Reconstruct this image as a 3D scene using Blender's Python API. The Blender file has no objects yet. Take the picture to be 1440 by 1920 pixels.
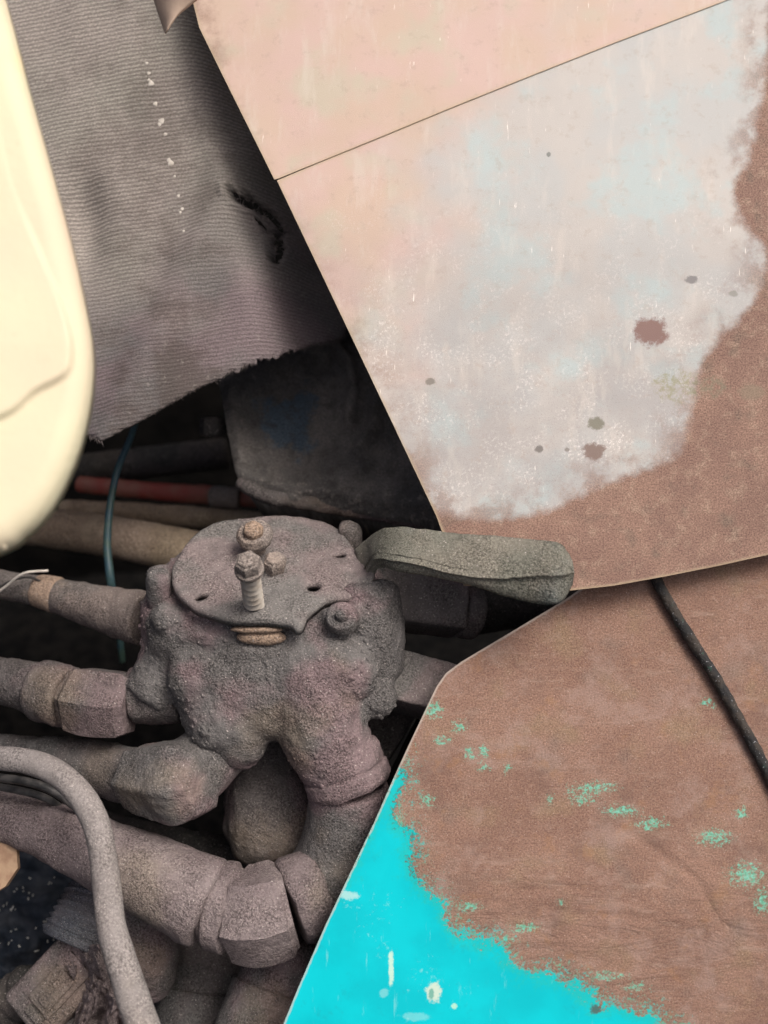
import bpy, bmesh, math, random
import numpy as np
from mathutils import Vector, Matrix
from mathutils.geometry import delaunay_2d_cdt

random.seed(7)
scene = bpy.context.scene
COL = scene.collection

# ---------------------------------------------------------------- camera
F_PX = 1900.0                      # focal length in pixels of the 1440 x 1920 photograph
PITCH = math.radians(55)
CAM = Vector((0, 0, 1.3))
ROT = Matrix.Rotation(PITCH, 3, 'X')
cam_d = bpy.data.cameras.new('camera'); cam = bpy.data.objects.new('camera', cam_d); COL.objects.link(cam)
cam.location = CAM; cam.rotation_euler = (PITCH, 0, 0)
cam_d.sensor_fit = 'VERTICAL'; cam_d.sensor_height = 36.0
cam_d.lens = 36.0 * F_PX / 1920
cam_d.clip_start = 0.02; cam_d.clip_end = 50
cam_d.dof.use_dof = True; cam_d.dof.focus_distance = 0.64; cam_d.dof.aperture_fstop = 4.5
scene.camera = cam

# ---------------------------------------------------------------- light
def cam2w(v): return ROT @ Vector(v)
SUN_DIR = cam2w((0.40, 0.60, 0.69)).normalized()
world = bpy.data.worlds.new('World'); scene.world = world; world.use_nodes = True
wn = world.node_tree; wn.nodes.clear()
sky = wn.nodes.new('ShaderNodeTexSky'); sky.sky_type = 'NISHITA'; sky.sun_disc = False
sky.sun_elevation = math.asin(SUN_DIR.z); sky.sun_rotation = math.atan2(SUN_DIR.x, SUN_DIR.y)
sky.air_density = 0.4; sky.dust_density = 9.0; sky.ozone_density = 0.5
bg = wn.nodes.new('ShaderNodeBackground'); bg.inputs[1].default_value = 0.15
wo = wn.nodes.new('ShaderNodeOutputWorld')
wn.links.new(sky.outputs[0], bg.inputs[0]); wn.links.new(bg.outputs[0], wo.inputs[0])
sl = bpy.data.lights.new('sun', 'SUN'); sl.energy = 1.5; sl.angle = math.radians(22); sl.color = (1.0, 0.97, 0.93)
so = bpy.data.objects.new('sun', sl); COL.objects.link(so)
so.rotation_euler = SUN_DIR.to_track_quat('Z', 'Y').to_euler(); so.location = (0, 0, 4)
scene.view_settings.view_transform = 'Standard'; scene.view_settings.look = 'None'
scene.view_settings.exposure = 0.08; scene.view_settings.gamma = 1.0

# ---------------------------------------------------------------- geometry helpers
UP = Vector((0, 0, 1))
def P(px, py, d):
    """point seen at photo pixel px, py at depth d metres"""
    return CAM + cam2w(((px - 720) / F_PX * d, -(py - 960) / F_PX * d, -d))
def S(d): return d / F_PX
RW = np.array(ROT); CW = np.array(CAM)
def on_plane(px, py, p0, n):
    r = cam2w(((px - 720) / F_PX, -(py - 960) / F_PX, -1.0))
    t = (p0 - CAM).dot(n) / r.dot(n)
    return CAM + r * t
def on_plane_np(px, py, p0, n):
    R = np.stack([(px - 720) / F_PX, -(py - 960) / F_PX, -np.ones_like(px)], 1) @ RW.T
    n = np.array(n); t = (np.array(p0) - CW) @ n / (R @ n)
    return CW + R * t[:, None]

def _hash(i, j, k, seed):
    h = (i * 374761393 + j * 668265263 + k * 2147483647 + seed * 974634777) & 0xffffffff
    h = ((h ^ (h >> 13)) * 1274126177) & 0xffffffff
    return ((h ^ (h >> 16)) & 0xffff) / 65535.0 * 2 - 1
def vnoise(p, seed=0):
    p = np.asarray(p, float); f = np.floor(p).astype(np.int64); u = p - f; u = u * u * (3 - 2 * u)
    out = 0
    for a in (0, 1):
        for b in (0, 1):
            for c in (0, 1):
                w = (u[:, 0] if a else 1 - u[:, 0]) * (u[:, 1] if b else 1 - u[:, 1]) * (u[:, 2] if c else 1 - u[:, 2])
                out = out + w * _hash(f[:, 0] + a, f[:, 1] + b, f[:, 2] + c, seed)
    return out
def fbm(p, scale, octs=3, seed=0):
    o = 0; a = 1
    for i in range(octs):
        o = o + a * vnoise(np.asarray(p) * scale * 2 ** i + 17.3 * i, seed + i); a *= .5
    return o

def obj(name, V, F, mat, root=None, smooth=True, attrs=None, base=None):
    V = np.asarray(V, float)
    if root is not None: o0 = np.array(root_loc(root))
    elif base is not None: o0 = np.array(base)
    else:
        o0 = V.mean(0); o0[2] = V[:, 2].min()
    me = bpy.data.meshes.new(name)
    me.from_pydata([tuple(v) for v in (V - o0)], [], F)
    bm = bmesh.new(); bm.from_mesh(me); bmesh.ops.recalc_face_normals(bm, faces=bm.faces); bm.to_mesh(me); bm.free()
    if smooth: me.polygons.foreach_set('use_smooth', [True] * len(me.polygons))
    for k, a in (attrs or {}).items():
        a = np.asarray(a, float)
        if a.ndim == 1:
            at = me.attributes.new(k, 'FLOAT', 'POINT'); at.data.foreach_set('value', a)
        else:
            at = me.attributes.new(k, 'FLOAT_VECTOR', 'POINT'); at.data.foreach_set('vector', a.ravel())
    me.materials.append(mat); me.update()
    o = bpy.data.objects.new(name, me); COL.objects.link(o)
    if root is not None: o.parent = root
    else: o.location = o0
    return o
def root_loc(r):
    l = Vector(r.location)
    while r.parent: r = r.parent; l = l + r.location
    return l
def thing(name, label, cat, base, group=None):
    o = bpy.data.objects.new(name, None); COL.objects.link(o); o.location = base
    o.empty_display_size = .02
    return tag(o, label, cat, group)
def tag(o, label=None, cat=None, group=None, kind=None):
    if label: o['label'] = label
    if cat: o['category'] = cat
    if group: o['group'] = group
    if kind: o['kind'] = kind
    return o
def sharp(o, deg=35):
    m = o.data; m.set_sharp_from_angle(angle=math.radians(deg)); return o

def catmull(pts, n_per):
    pts = [np.array(p, float) for p in pts]
    if len(pts) == 2:
        return [pts[0] + (pts[1] - pts[0]) * i / n_per for i in range(n_per + 1)]
    out = []
    q = [2 * pts[0] - pts[1]] + pts + [2 * pts[-1] - pts[-2]]
    for i in range(1, len(q) - 2):
        p0, p1, p2, p3 = q[i - 1], q[i], q[i + 1], q[i + 2]
        for k in range(n_per):
            t = k / n_per
            out.append(.5 * (2 * p1 + (p2 - p0) * t + (2 * p0 - 5 * p1 + 4 * p2 - p3) * t * t + (3 * p1 - p0 - 3 * p2 + p3) * t ** 3))
    out.append(pts[-1]); return out

def sweep_mesh(pts, step=.002, nseg=40, hexa=0, rot=0, prof=None, cap=.3, flat=1.0):
    """pts (px,py,d,rpx) -> verts, faces of a closed tube. prof: (t, factor) along length. hexa 0..1 blends to hexagon"""
    W = []
    for (x, y, d, r) in pts:
        w = P(x, y, d); W.append((w.x, w.y, w.z, r * S(d)))
    L = sum(np.linalg.norm(np.array(W[i + 1][:3]) - np.array(W[i][:3])) for i in range(len(W) - 1))
    n_per = max(2, int(L / step / (len(W) - 1)))
    C = np.array(catmull(W, n_per))
    pos = C[:, :3]; rad = C[:, 3]
    seg = np.r_[0, np.cumsum(np.linalg.norm(np.diff(pos, axis=0), axis=1))]; T = seg / seg[-1]
    if prof:
        # extra rings at profile knots
        extra = [t for t, _ in prof]
        T2 = np.unique(np.clip(np.r_[T, extra], 0, 1))
        pos = np.stack([np.interp(T2, T, pos[:, i]) for i in range(3)], 1); rad = np.interp(T2, T, rad); T = T2
        rad = rad * np.interp(T, [a for a, _ in prof], [b for _, b in prof])
    tan = np.gradient(pos, axis=0); tan /= np.linalg.norm(tan, axis=1)[:, None] + 1e-12
    up = np.array(cam2w((0, 1, 0)))
    if abs(tan[0] @ up) > .9: up = np.array(cam2w((1, 0, 0)))
    nrm = up - tan[0] * (up @ tan[0]); nrm /= np.linalg.norm(nrm)
    ang = np.arange(nseg) / nseg * 2 * math.pi
    hx = math.cos(math.pi / 6) / np.cos((ang + rot) % (math.pi / 3) - math.pi / 6)
    shape = 1 * (1 - hexa) + hexa * hx * 1.05
    V = []; rings = []
    def ring(c, n_, b, r):
        base = len(V)
        for a, s in zip(ang, shape): V.append(c + (n_ * math.cos(a) + b * math.sin(a) * flat) * r * s)
        return list(range(base, base + nseg))
    frames = []
    for i in range(len(pos)):
        nrm = nrm - tan[i] * (nrm @ tan[i]); nrm /= np.linalg.norm(nrm)
        frames.append((pos[i], nrm.copy(), np.cross(tan[i], nrm), rad[i], tan[i]))
    c, n_, b, r, t = frames[0]
    for k in (3, 2, 1):
        f = k / 3 * math.pi / 2 * .98
        rings.append(ring(c - t * r * cap * math.sin(f), n_, b, max(r * (1 - cap * (1 - math.cos(f))) if k < 3 else r * (1 - cap), 1e-4)))
    for (c, n_, b, r, t) in frames: rings.append(ring(c, n_, b, r))
    for k in (1, 2, 3):
        f = k / 3 * math.pi / 2 * .98
        rings.append(ring(c + t * r * cap * math.sin(f), n_, b, r * (1 - cap * (1 - math.cos(f))) if k < 3 else r * (1 - cap)))
    Fc = []
    for a, b2 in zip(rings[:-1], rings[1:]):
        for j in range(nseg):
            k = (j + 1) % nseg; Fc.append((a[j], a[k], b2[k], b2[j]))
    for rg in (rings[0], rings[-1]):
        cc = sum(V[i] for i in rg) / nseg; V.append(cc); ci = len(V) - 1
        for j in range(nseg): Fc.append((rg[j], rg[(j + 1) % nseg], ci))
    return np.array(V), Fc

def jitter(V, amp, scale=90, seed=0):
    V = np.array(V)
    D = np.stack([fbm(V, scale, 3, seed + 11 * i) for i in range(3)], 1)
    return V + D * amp
def tube(name, pts, mat, root=None, amp=.0004, nscale=110, seed=None, sharp_deg=None, **kw):
    V, Fc = sweep_mesh(pts, **kw)
    if amp: V = jitter(V, amp, nscale, seed if seed is not None else random.randint(0, 999))
    o = obj(name, V, Fc, mat, root)
    if sharp_deg: sharp(o, sharp_deg)
    return o

def seg_dist(X, Y, poly, closed=True):
    D = np.full(X.shape, 1e9); n = len(poly)
    for i in range(n if closed else n - 1):
        ax, ay = poly[i]; bx, by = poly[(i + 1) % n]
        vx, vy = bx - ax, by - ay; l = vx * vx + vy * vy + 1e-9
        t = np.clip(((X - ax) * vx + (Y - ay) * vy) / l, 0, 1)
        D = np.minimum(D, np.hypot(X - ax - t * vx, Y - ay - t * vy))
    return D
def inside(X, Y, poly):
    r = np.zeros(X.shape, bool); n = len(poly)
    for i in range(n):
        ax, ay = poly[i]; bx, by = poly[(i + 1) % n]
        if ay == by: continue
        c = ((ay > Y) != (by > Y)) & (X < (bx - ax) * (Y - ay) / (by - ay) + ax); r ^= c
    return r
def sdf(X, Y, poly):
    d = seg_dist(X, Y, poly); return np.where(inside(X, Y, poly), d, -d)
def smooth_poly(pts, n=6):
    """closed Catmull-Rom through pixel points; a point given with a third value keeps its corner"""
    out = []; N = len(pts)
    for i in range(N):
        p1 = pts[i]; p2 = pts[(i + 1) % N]; p0 = pts[i - 1]; p3 = pts[(i + 2) % N]
        a = np.array(p1[:2], float); b = np.array(p2[:2], float)
        z = np.array(p0[:2], float) if len(p1) == 2 else 2 * a - b
        y = np.array(p3[:2], float) if len(p2) == 2 else 2 * b - a
        for k in range(n):
            t = k / n
            out.append(tuple(.5 * (2 * a + (b - z) * t + (2 * z - 5 * a + 4 * b - y) * t * t + (3 * a - z - 3 * b + y) * t ** 3)))
    return out
def resample(poly, sp):
    out = []; n = len(poly)
    for i in range(n):
        a = np.array(poly[i]); b = np.array(poly[(i + 1) % n]); k = max(1, int(round(np.linalg.norm(b - a) / sp)))
        for j in range(k): out.append(tuple(a + (b - a) * j / k))
    return out
def tri_region(poly, sp, holes=(), edge_sp=None):
    edge_sp = edge_sp or sp
    loops = [resample(poly, edge_sp)] + [resample(h, edge_sp) for h in holes]
    co = []; ed = []
    for lp in loops:
        b = len(co); co += lp; ed += [(b + i, b + (i + 1) % len(lp)) for i in range(len(lp))]
    xs = [p[0] for p in poly]; ys = [p[1] for p in poly]
    gx, gy = np.meshgrid(np.arange(min(xs), max(xs), sp), np.arange(min(ys), max(ys), sp * .87))
    gx = gx + (np.arange(gx.shape[0]) % 2)[:, None] * sp * .5
    gx = gx.ravel(); gy = gy.ravel()
    k = sdf(gx, gy, poly) > sp * .6
    for h in holes: k &= sdf(gx, gy, h) < -sp * .5
    co += list(zip(gx[k].tolist(), gy[k].tolist()))
    vv, ee, ff, ov, oe, of = delaunay_2d_cdt([Vector(c) for c in co], ed, [], 0, 1e-5)
    A = np.array([tuple(v) for v in vv]); Fa = np.array([f for f in ff if len(f) == 3])
    c = A[Fa].mean(1); m = inside(c[:, 0], c[:, 1], loops[0])
    for h in loops[1:]: m &= ~inside(c[:, 0], c[:, 1], h)
    return A, Fa[m]
def sheet_mesh(poly, p0, n, th, sp=10, holes=(), warp=None, edge_sp=None, round_edge=0.0):
    """flat sheet with outline poly (photo pixels) on the plane p0, n. warp(X,Y,W)->offset along n in metres"""
    A, Fa = tri_region(poly, sp, holes, edge_sp)
    W = on_plane_np(A[:, 0], A[:, 1], p0, n); nn = np.array(n)
    if warp is not None: W = W + nn * warp(A[:, 0], A[:, 1], W)[:, None]
    N = len(A); B = W - nn * th
    V = np.r_[W, B]
    e = {}
    for f in Fa:
        for i in range(3):
            a, b = int(f[i]), int(f[(i + 1) % 3]); e[(a, b)] = 1
    side = [(a, b) for (a, b) in e if (b, a) not in e]
    Fc = [tuple(int(i) for i in f) for f in Fa] + [tuple(int(i) + N for i in f[::-1]) for f in Fa] + [(b, a, a + N, b + N) for a, b in side]
    X = np.r_[A[:, 0], A[:, 0]]; Y = np.r_[A[:, 1], A[:, 1]]
    pc = np.stack([X / 1000, Y / 1000, np.r_[np.zeros(N), -np.ones(N) * .02]], 1)
    return V, Fc, X, Y, pc

# ---------------------------------------------------------------- node helper
class NT:
    def __init__(s, name):
        s.m = bpy.data.materials.new(name); s.m.use_nodes = True; s.t = s.m.node_tree; s.t.nodes.clear()
        s.out = s.t.nodes.new('ShaderNodeOutputMaterial'); s.b = s.t.nodes.new('ShaderNodeBsdfPrincipled')
        s.t.links.new(s.b.outputs[0], s.out.inputs[0]); s._obj = None
    def put(s, sock, v):
        if isinstance(v, bpy.types.NodeSocket): s.t.links.new(v, sock)
        elif isinstance(v, (tuple, list)) and len(v) == 3 and sock.type == 'RGBA': sock.default_value = (*v, 1)
        else: sock.default_value = v
    def coord(s):
        if not s._obj: s._obj = s.t.nodes.new('ShaderNodeTexCoord').outputs['Object']
        return s._obj
    def attr(s, name, vec=False):
        n = s.t.nodes.new('ShaderNodeAttribute'); n.attribute_name = name
        return n.outputs['Vector' if vec else 'Fac']
    def noise(s, scale, detail=2, rough=.5, vec=None, dist=0):
        n = s.t.nodes.new('ShaderNodeTexNoise'); s.put(n.inputs['Vector'], vec or s.coord())
        n.inputs['Scale'].default_value = scale; n.inputs['Detail'].default_value = detail
        n.inputs['Roughness'].default_value = rough; n.inputs['Distortion'].default_value = dist
        return n.outputs['Fac']
    def voro(s, scale, vec=None, out='Distance', feature='F1'):
        n = s.t.nodes.new('ShaderNodeTexVoronoi'); n.feature = feature
        s.put(n.inputs['Vector'], vec or s.coord()); n.inputs['Scale'].default_value = scale; return n.outputs[out]
    def math(s, op, a, b=0.0, c=0.0, clamp=False):
        n = s.t.nodes.new('ShaderNodeMath'); n.operation = op; n.use_clamp = clamp
        s.put(n.inputs[0], a); s.put(n.inputs[1], b); s.put(n.inputs[2], c); return n.outputs[0]
    def step(s, v, lo, hi, a=0.0, b=1.0):
        n = s.t.nodes.new('ShaderNodeMapRange'); n.interpolation_type = 'SMOOTHSTEP'
        s.put(n.inputs[0], v)
        for i, x in enumerate((lo, hi, a, b)): n.inputs[i + 1].default_value = x
        return n.outputs[0]
    def mix(s, f, a, b, mode='MIX'):
        n = s.t.nodes.new('ShaderNodeMix'); n.data_type = 'RGBA'; n.blend_type = mode
        s.put(n.inputs[0], f); s.put(n.inputs[6], a); s.put(n.inputs[7], b); return n.outputs[2]
    def mapv(s, vec, scale=(1, 1, 1), loc=(0, 0, 0), rot=(0, 0, 0)):
        n = s.t.nodes.new('ShaderNodeMapping'); s.put(n.inputs[0], vec)
        n.inputs['Location'].default_value = loc; n.inputs['Rotation'].default_value = rot; n.inputs['Scale'].default_value = scale
        return n.outputs[0]
    def sep(s, v):
        n = s.t.nodes.new('ShaderNodeSeparateXYZ'); s.put(n.inputs[0], v); return n.outputs
    def bump(s, h, dist, strength=1.0, normal=None):
        n = s.t.nodes.new('ShaderNodeBump'); n.inputs['Strength'].default_value = strength; n.inputs['Distance'].default_value = dist
        s.put(n.inputs['Height'], h)
        if normal: s.put(n.inputs['Normal'], normal)
        return n.outputs[0]
    def spot(s, pc, x, y, rx, ry, wob=None, soft=.26):
        """1 inside an ellipse at photo pixel x, y"""
        v = s.sep(pc)
        dx = s.math('MULTIPLY', s.math('SUBTRACT', v[0], x / 1000), 1000 / rx)
        dy = s.math('MULTIPLY', s.math('SUBTRACT', v[1], y / 1000), 1000 / ry)
        r = s.math('SQRT', s.math('ADD', s.math('MULTIPLY', dx, dx), s.math('MULTIPLY', dy, dy)))
        if wob: r = s.math('ADD', r, wob)
        return s.step(r, 1 - soft, 1 + soft, 1, 0)
    def done(s, color, rough=.85, metal=0, normal=None, spec=.3):
        s.put(s.b.inputs['Base Color'], color); s.put(s.b.inputs['Roughness'], rough)
        s.b.inputs['Metallic'].default_value = metal; s.put(s.b.inputs['Specular IOR Level'], spec)
        if normal: s.put(s.b.inputs['Normal'], normal)
        return s.m

def grime(name, a=(.150, .140, .136), b=(.185, .150, .150), tint=(.24, .19, .14), grain=1.0, tint_amt=.5, bare=None, bare_amt=.62):
    """caked dusty grease: fine sandy grain over broad tint changes"""
    m = NT(name)
    c = m.mix(m.step(m.noise(17, 3), .44, .56), a, b)
    c = m.mix(m.math('MULTIPLY', m.step(m.noise(14, 4, vec=m.mapv(m.coord(), loc=(3, 1, 2))), .56, .72), tint_amt), c, tint)
    if bare:
        c = m.mix(m.step(m.noise(70, 5), bare_amt, bare_amt + .06), c, bare)
    g = m.noise(780, 3, .65)
    gz = m.step(m.noise(38, 4, .6, vec=m.mapv(m.coord(), loc=(6, 5, 4))), .36, .62, .25, 1.0)
    c = m.mix(m.math('MULTIPLY', m.step(m.noise(90, 5, .7, vec=m.mapv(m.coord(), loc=(8, 5, 1))), .50, .66), .35), c, tuple(x * .5 for x in a))
    c = m.mix(gz, c, m.mix(m.step(g, .30, .70), (.45, .44, .44), (1.62, 1.61, 1.59)), 'MULTIPLY')
    sp = m.step(m.noise(950, 1), .67, .74)
    c = m.mix(m.math('MULTIPLY', sp, .7), c, (.55, .50, .46))
    lump = m.noise(160, 4, .6)
    n = m.bump(lump, .0035 * grain, .6)
    n = m.bump(m.math('MULTIPLY', g, gz), .0022 * grain, 1.0, n)
    return m.done(c, .93, 0, n, .2)

M = {}
M['grime'] = grime('dusty_grease_on_cast_iron', (.132, .120, .115), (.172, .134, .135))
M['grime_body'] = grime('caked_dust_on_valve', (.142, .136, .132), (.205, .155, .158), (.24, .19, .135), 1.25, .45)
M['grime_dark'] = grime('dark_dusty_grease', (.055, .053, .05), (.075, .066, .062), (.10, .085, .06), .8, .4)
M['grime_pipe'] = grime('dusty_pipe', (.15, .135, .125), (.18, .15, .135), (.34, .25, .17), .7, .9)
M['grime_hose'] = grime('pinkish_dust_on_hose', (.185, .152, .152), (.225, .19, .187), (.25, .215, .17), 1.0, .5)
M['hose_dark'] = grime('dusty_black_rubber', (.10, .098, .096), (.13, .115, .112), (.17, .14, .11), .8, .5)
M['tan_pipe'] = grime('tan_dusty_pipe', (.27, .205, .145), (.34, .27, .19), (.42, .33, .25), .5, .8)
M['pale_hose'] = grime('pale_dust_on_thin_hose', (.23, .21, .20), (.255, .235, .225), (.28, .25, .20), .4, .5)
M['bolt_steel'] = grime('dust_on_bolts', (.24, .21, .19), (.285, .235, .20), (.34, .26, .18), .8, .8)
M['tan_rust'] = grime('tan_rust', (.29, .215, .16), (.24, .18, .14), (.34, .25, .18), .6, .8)
M['lever'] = grime('olive_dust_on_lever', (.158, .158, .130), (.195, .185, .152), (.12, .15, .155), .9, .8)

def plain(name, c1, c2, scale=60, rough=.6, bumpd=.0006, bscale=300, spec=.3):
    m = NT(name)
    c = m.mix(m.step(m.noise(scale, 4), .35, .65), c1, c2)
    return m.done(c, rough, 0, m.bump(m.noise(bscale, 4), bumpd, .7), spec)
M['bay'] = plain('oily_black_steel', (.006, .006, .006), (.012, .011, .010), 20, .9, .003, 60, .04)
M['soil'] = plain('oily_dark_soil', (.004, .0042, .0045), (.010, .0095, .009), 60, .95, .006, 120, .04)
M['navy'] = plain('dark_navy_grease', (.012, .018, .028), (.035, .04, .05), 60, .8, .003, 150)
M['red_tube'] = plain('red_plastic_tube', (.30, .065, .05), (.28, .12, .085), 40, .5)
M['wire_blue'] = plain('blue_green_insulation', (.030, .065, .085), (.045, .08, .065), 80, .45)
M['black_wire'] = plain('black_insulation', (.03, .03, .03), (.09, .085, .08), 120, .5)
M['chip'] = plain('pale_debris', (.45, .45, .42), (.25, .25, .22), 300, .8)
M['drip'] = plain('dried_pale_paint', (.62, .58, .52), (.5, .46, .4), 300, .7)
M['orange'] = plain('orange_rust_steel', (.27, .17, .11), (.36, .25, .16), 120, .8)

# cream enamel
m = NT('cream_painted_plastic')
c = m.mix(m.step(m.noise(6, 3), .4, .6), (.65, .62, .43), (.65, .55, .405))
c = m.mix(m.step(m.noise(18, 4, vec=m.mapv(m.coord(), loc=(5, 2, 0))), .56, .7), c, (.76, .65, .40))
c = m.mix(m.math('MULTIPLY', m.step(m.noise(120, 6, .75), .60, .72), .25), c, (.50, .40, .27))
M['cream'] = m.done(c, .62, 0, m.bump(m.noise(150, 4), .0007, .4), .2)

# woven fabric of the flap: twill ribs in sheet coordinates
m = NT('worn_grey_twill')
pc = m.attr('pc', True)
warpn = m.noise(9, 3, vec=pc)
v = m.sep(pc)
ph = m.math('ADD', m.math('MULTIPLY', v[1], 1000 / 7.7), m.math('MULTIPLY', v[0], .17 * 1000 / 7.7))
ph = m.math('ADD', ph, m.math('MULTIPLY', warpn, 1.6))
fine = m.noise(1, 2, .6, vec=m.mapv(pc, (70, 190, 1)))
ph2 = m.math('ADD', ph, m.math('MULTIPLY', fine, .9))
rib = m.math('MULTIPLY_ADD', m.math('SINE', m.math('MULTIPLY', ph2, 2 * math.pi)), .5, .5)
cross = m.math('MULTIPLY_ADD', m.math('SINE', m.math('MULTIPLY', m.math('ADD', m.math('MULTIPLY', v[0], 1000 / 9.0), m.math('MULTIPLY', ph, .5)), 2 * math.pi)), .5, .5)
yarn = m.math('MULTIPLY', rib, m.math('MULTIPLY_ADD', cross, .35, .65))
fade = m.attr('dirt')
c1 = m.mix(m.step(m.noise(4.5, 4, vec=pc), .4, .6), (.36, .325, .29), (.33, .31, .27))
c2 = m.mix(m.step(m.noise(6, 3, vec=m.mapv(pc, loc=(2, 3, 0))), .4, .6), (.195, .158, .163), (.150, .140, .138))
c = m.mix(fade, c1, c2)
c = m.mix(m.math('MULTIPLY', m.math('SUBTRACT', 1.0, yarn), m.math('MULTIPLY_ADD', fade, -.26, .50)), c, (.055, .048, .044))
c = m.mix(m.math('MULTIPLY', m.step(m.noise(5, 7, .7, vec=m.mapv(pc, loc=(1, 9, 0))), .46, .62), m.math('MULTIPLY_ADD', fade, .3, .35)), c, (.085, .068, .060))
c = m.mix(m.math('MULTIPLY', m.step(m.noise(60, 5, .7, vec=m.mapv(pc, loc=(1, 9, 0))), .56, .7), .3), c, (.34, .31, .28))
gr = m.noise(330, 3, .7, vec=pc)
c = m.mix(1, c, m.mix(m.step(gr, .3, .7), (.72, .72, .72), (1.28, 1.28, 1.28)), 'MULTIPLY')
c = m.mix(m.math('MULTIPLY', m.attr('tear'), .9), c, (.02, .019, .018))
h = m.math('ADD', m.math('MULTIPLY', yarn, .6), m.math('MULTIPLY', gr, .5))
M['twill'] = m.done(c, .95, 0, m.bump(h, .0009, .7), .1)
M['thread'] = plain('frayed_grey_thread', (.16, .135, .13), (.24, .21, .2), 400, .95)

# upper panel
m = NT('faded_paint_over_rust')
pc = m.attr('pc', True)
wob = m.math('MULTIPLY_ADD', m.noise(45, 6, .65, vec=pc), .5, -.25)
pale = m.attr('pale')                       # signed distance to the pale patch, 1 = 100 px
edge0 = m.math('ADD', pale, m.math('MULTIPLY', wob, .6))
edge = m.math('MULTIPLY', m.step(edge0, -.10, .12), m.math('MULTIPLY_ADD', m.math('MULTIPLY', m.step(edge0, .9, .0), m.step(m.noise(13, 5, .65, vec=m.mapv(pc, loc=(3, 6, 0))), .42, .62)), -.65, 1.0))
pink = m.mix(m.step(m.noise(6, 4, vec=pc), .40, .62), (.50, .38, .30), (.52, .38, .33))
pink = m.mix(m.step(m.noise(9, 4, vec=m.mapv(pc, loc=(4, 4, 0))), .5, .68), pink, (.47, .41, .32))
grey = m.mix(m.step(m.noise(7, 5, vec=pc), .42, .6), (.45, .43, .40), (.42, .425, .41))
grey = m.mix(m.math('MULTIPLY', m.step(m.noise(7, 6, .6, vec=m.mapv(pc, loc=(7, 1, 0))), .50, .64), .75), grey, (.38, .47, .47))
ga = m.math('ADD', m.attr('grey'), m.math('MULTIPLY_ADD', m.noise(8, 5, vec=pc), .8, -.4))
base = m.mix(m.step(ga, .25, .75), pink, grey)
# scuffed chalky grain
gr = m.noise(170, 6, .82, vec=m.mapv(pc, (1, .8, 1), rot=(0, 0, .4)))
ch = m.math('MULTIPLY', m.step(gr, .52, .60), m.step(m.noise(16, 4, vec=m.mapv(pc, loc=(1, 8, 0))), .44, .62))
base = m.mix(m.math('MULTIPLY', m.math('MULTIPLY', ch, m.attr('bottom_mask')), .85), base, (.78, .75, .71))
dk = m.math('MULTIPLY', m.step(m.noise(300, 3, .7, vec=m.mapv(pc, loc=(3, 3, 0))), .55, .68), m.attr('bottom_mask'))
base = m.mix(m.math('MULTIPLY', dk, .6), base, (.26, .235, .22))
low = m.math('MULTIPLY', m.attr('bottom_mask'), m.step(m.noise(5, 5, .6, vec=m.mapv(pc, loc=(6, 2, 0))), .30, .62))  # broad uneven darkening of the base towards the bottom
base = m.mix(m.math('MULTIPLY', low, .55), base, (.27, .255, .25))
st = m.noise(1, 5, .65, vec=m.mapv(pc, (26, 6, 1), rot=(0, 0, .25)))
base = m.mix(m.math('MULTIPLY', m.step(st, .52, .70), .30), base, (.58, .54, .48))
base = m.mix(m.math('MULTIPLY', m.step(m.noise(34, 6, .72, vec=m.mapv(pc, loc=(5, 5, 0))), .54, .66), .28), base, (.34, .27, .22))
# short vertical scratches
scr = m.noise(1, 3, .6, vec=m.mapv(pc, (190, 22, 1)))
base = m.mix(m.math('MULTIPLY', m.math('MULTIPLY', m.step(scr, .66, .72), m.step(m.noise(6, 2, vec=m.mapv(pc, loc=(2, 6, 0))), .46, .6)), .8), base, (.85, .82, .76))
rust = m.mix(m.step(m.noise(9, 5, vec=pc), .4, .62), (.20, .122, .094), (.24, .15, .113))
rust = m.mix(m.step(m.noise(20, 5, vec=m.mapv(pc, loc=(9, 0, 0))), .55, .72), rust, (.165, .115, .088))
rust = m.mix(m.math('MULTIPLY', m.step(m.noise(30, 6, .75, vec=m.mapv(pc, loc=(9, 5, 0))), .5, .64), .4), rust, (.36, .27, .20))
rust = m.mix(1, rust, m.mix(m.step(m.noise(330, 3, .7, vec=pc), .3, .7), (.55, .53, .52), (1.45, 1.45, 1.44)), 'MULTIPLY')
c = m.mix(edge, rust, base)
wb = m.math('MULTIPLY_ADD', m.noise(48, 7, .8, vec=pc), 2.4, -1.2)
for (x, y, rx, ry, col, am) in [(1221, 621, 30, 25, (0.182, 0.101, 0.085), .95), (1114, 846, 21, 15, (0.182, 0.129, 0.108), .95), (1118, 793, 16, 11, (0.163, 0.156, 0.114), .9),
                                (1296, 525, 12, 7, (0.169, 0.163, 0.163), .9), (1010, 842, 8, 6, (0.148, 0.135, 0.122), .9), (806, 716, 8, 6, (0.163, 0.148, 0.122), .8), (1376, 550, 9, 6, (0.203, 0.203, 0.176), .7),
                                (1063, 843, 5, 4, (0.190, 0.169, 0.148), .8), (1028, 293, 4, 4, (0.135, 0.148, 0.135), .8), (1268, 724, 40, 28, (0.224, 0.216, 0.088), .6), (1330, 725, 34, 20, (0.163, 0.169, 0.114), .6), (1410, 735, 24, 14, (0.190, 0.163, 0.114), .5)]:
    k_ = am if rx < 32 else m.math('MULTIPLY', am, m.step(m.noise(75, 5, .8, vec=pc), .42, .60))
    c = m.mix(m.math('MULTIPLY', m.spot(pc, x, y, rx, ry, wb), k_), c, col)
wear = m.step(m.math('ADD', m.attr('rim'), m.math('MULTIPLY', m.noise(40, 4, vec=pc), .05)), .02, .10, 1, 0)
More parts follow.
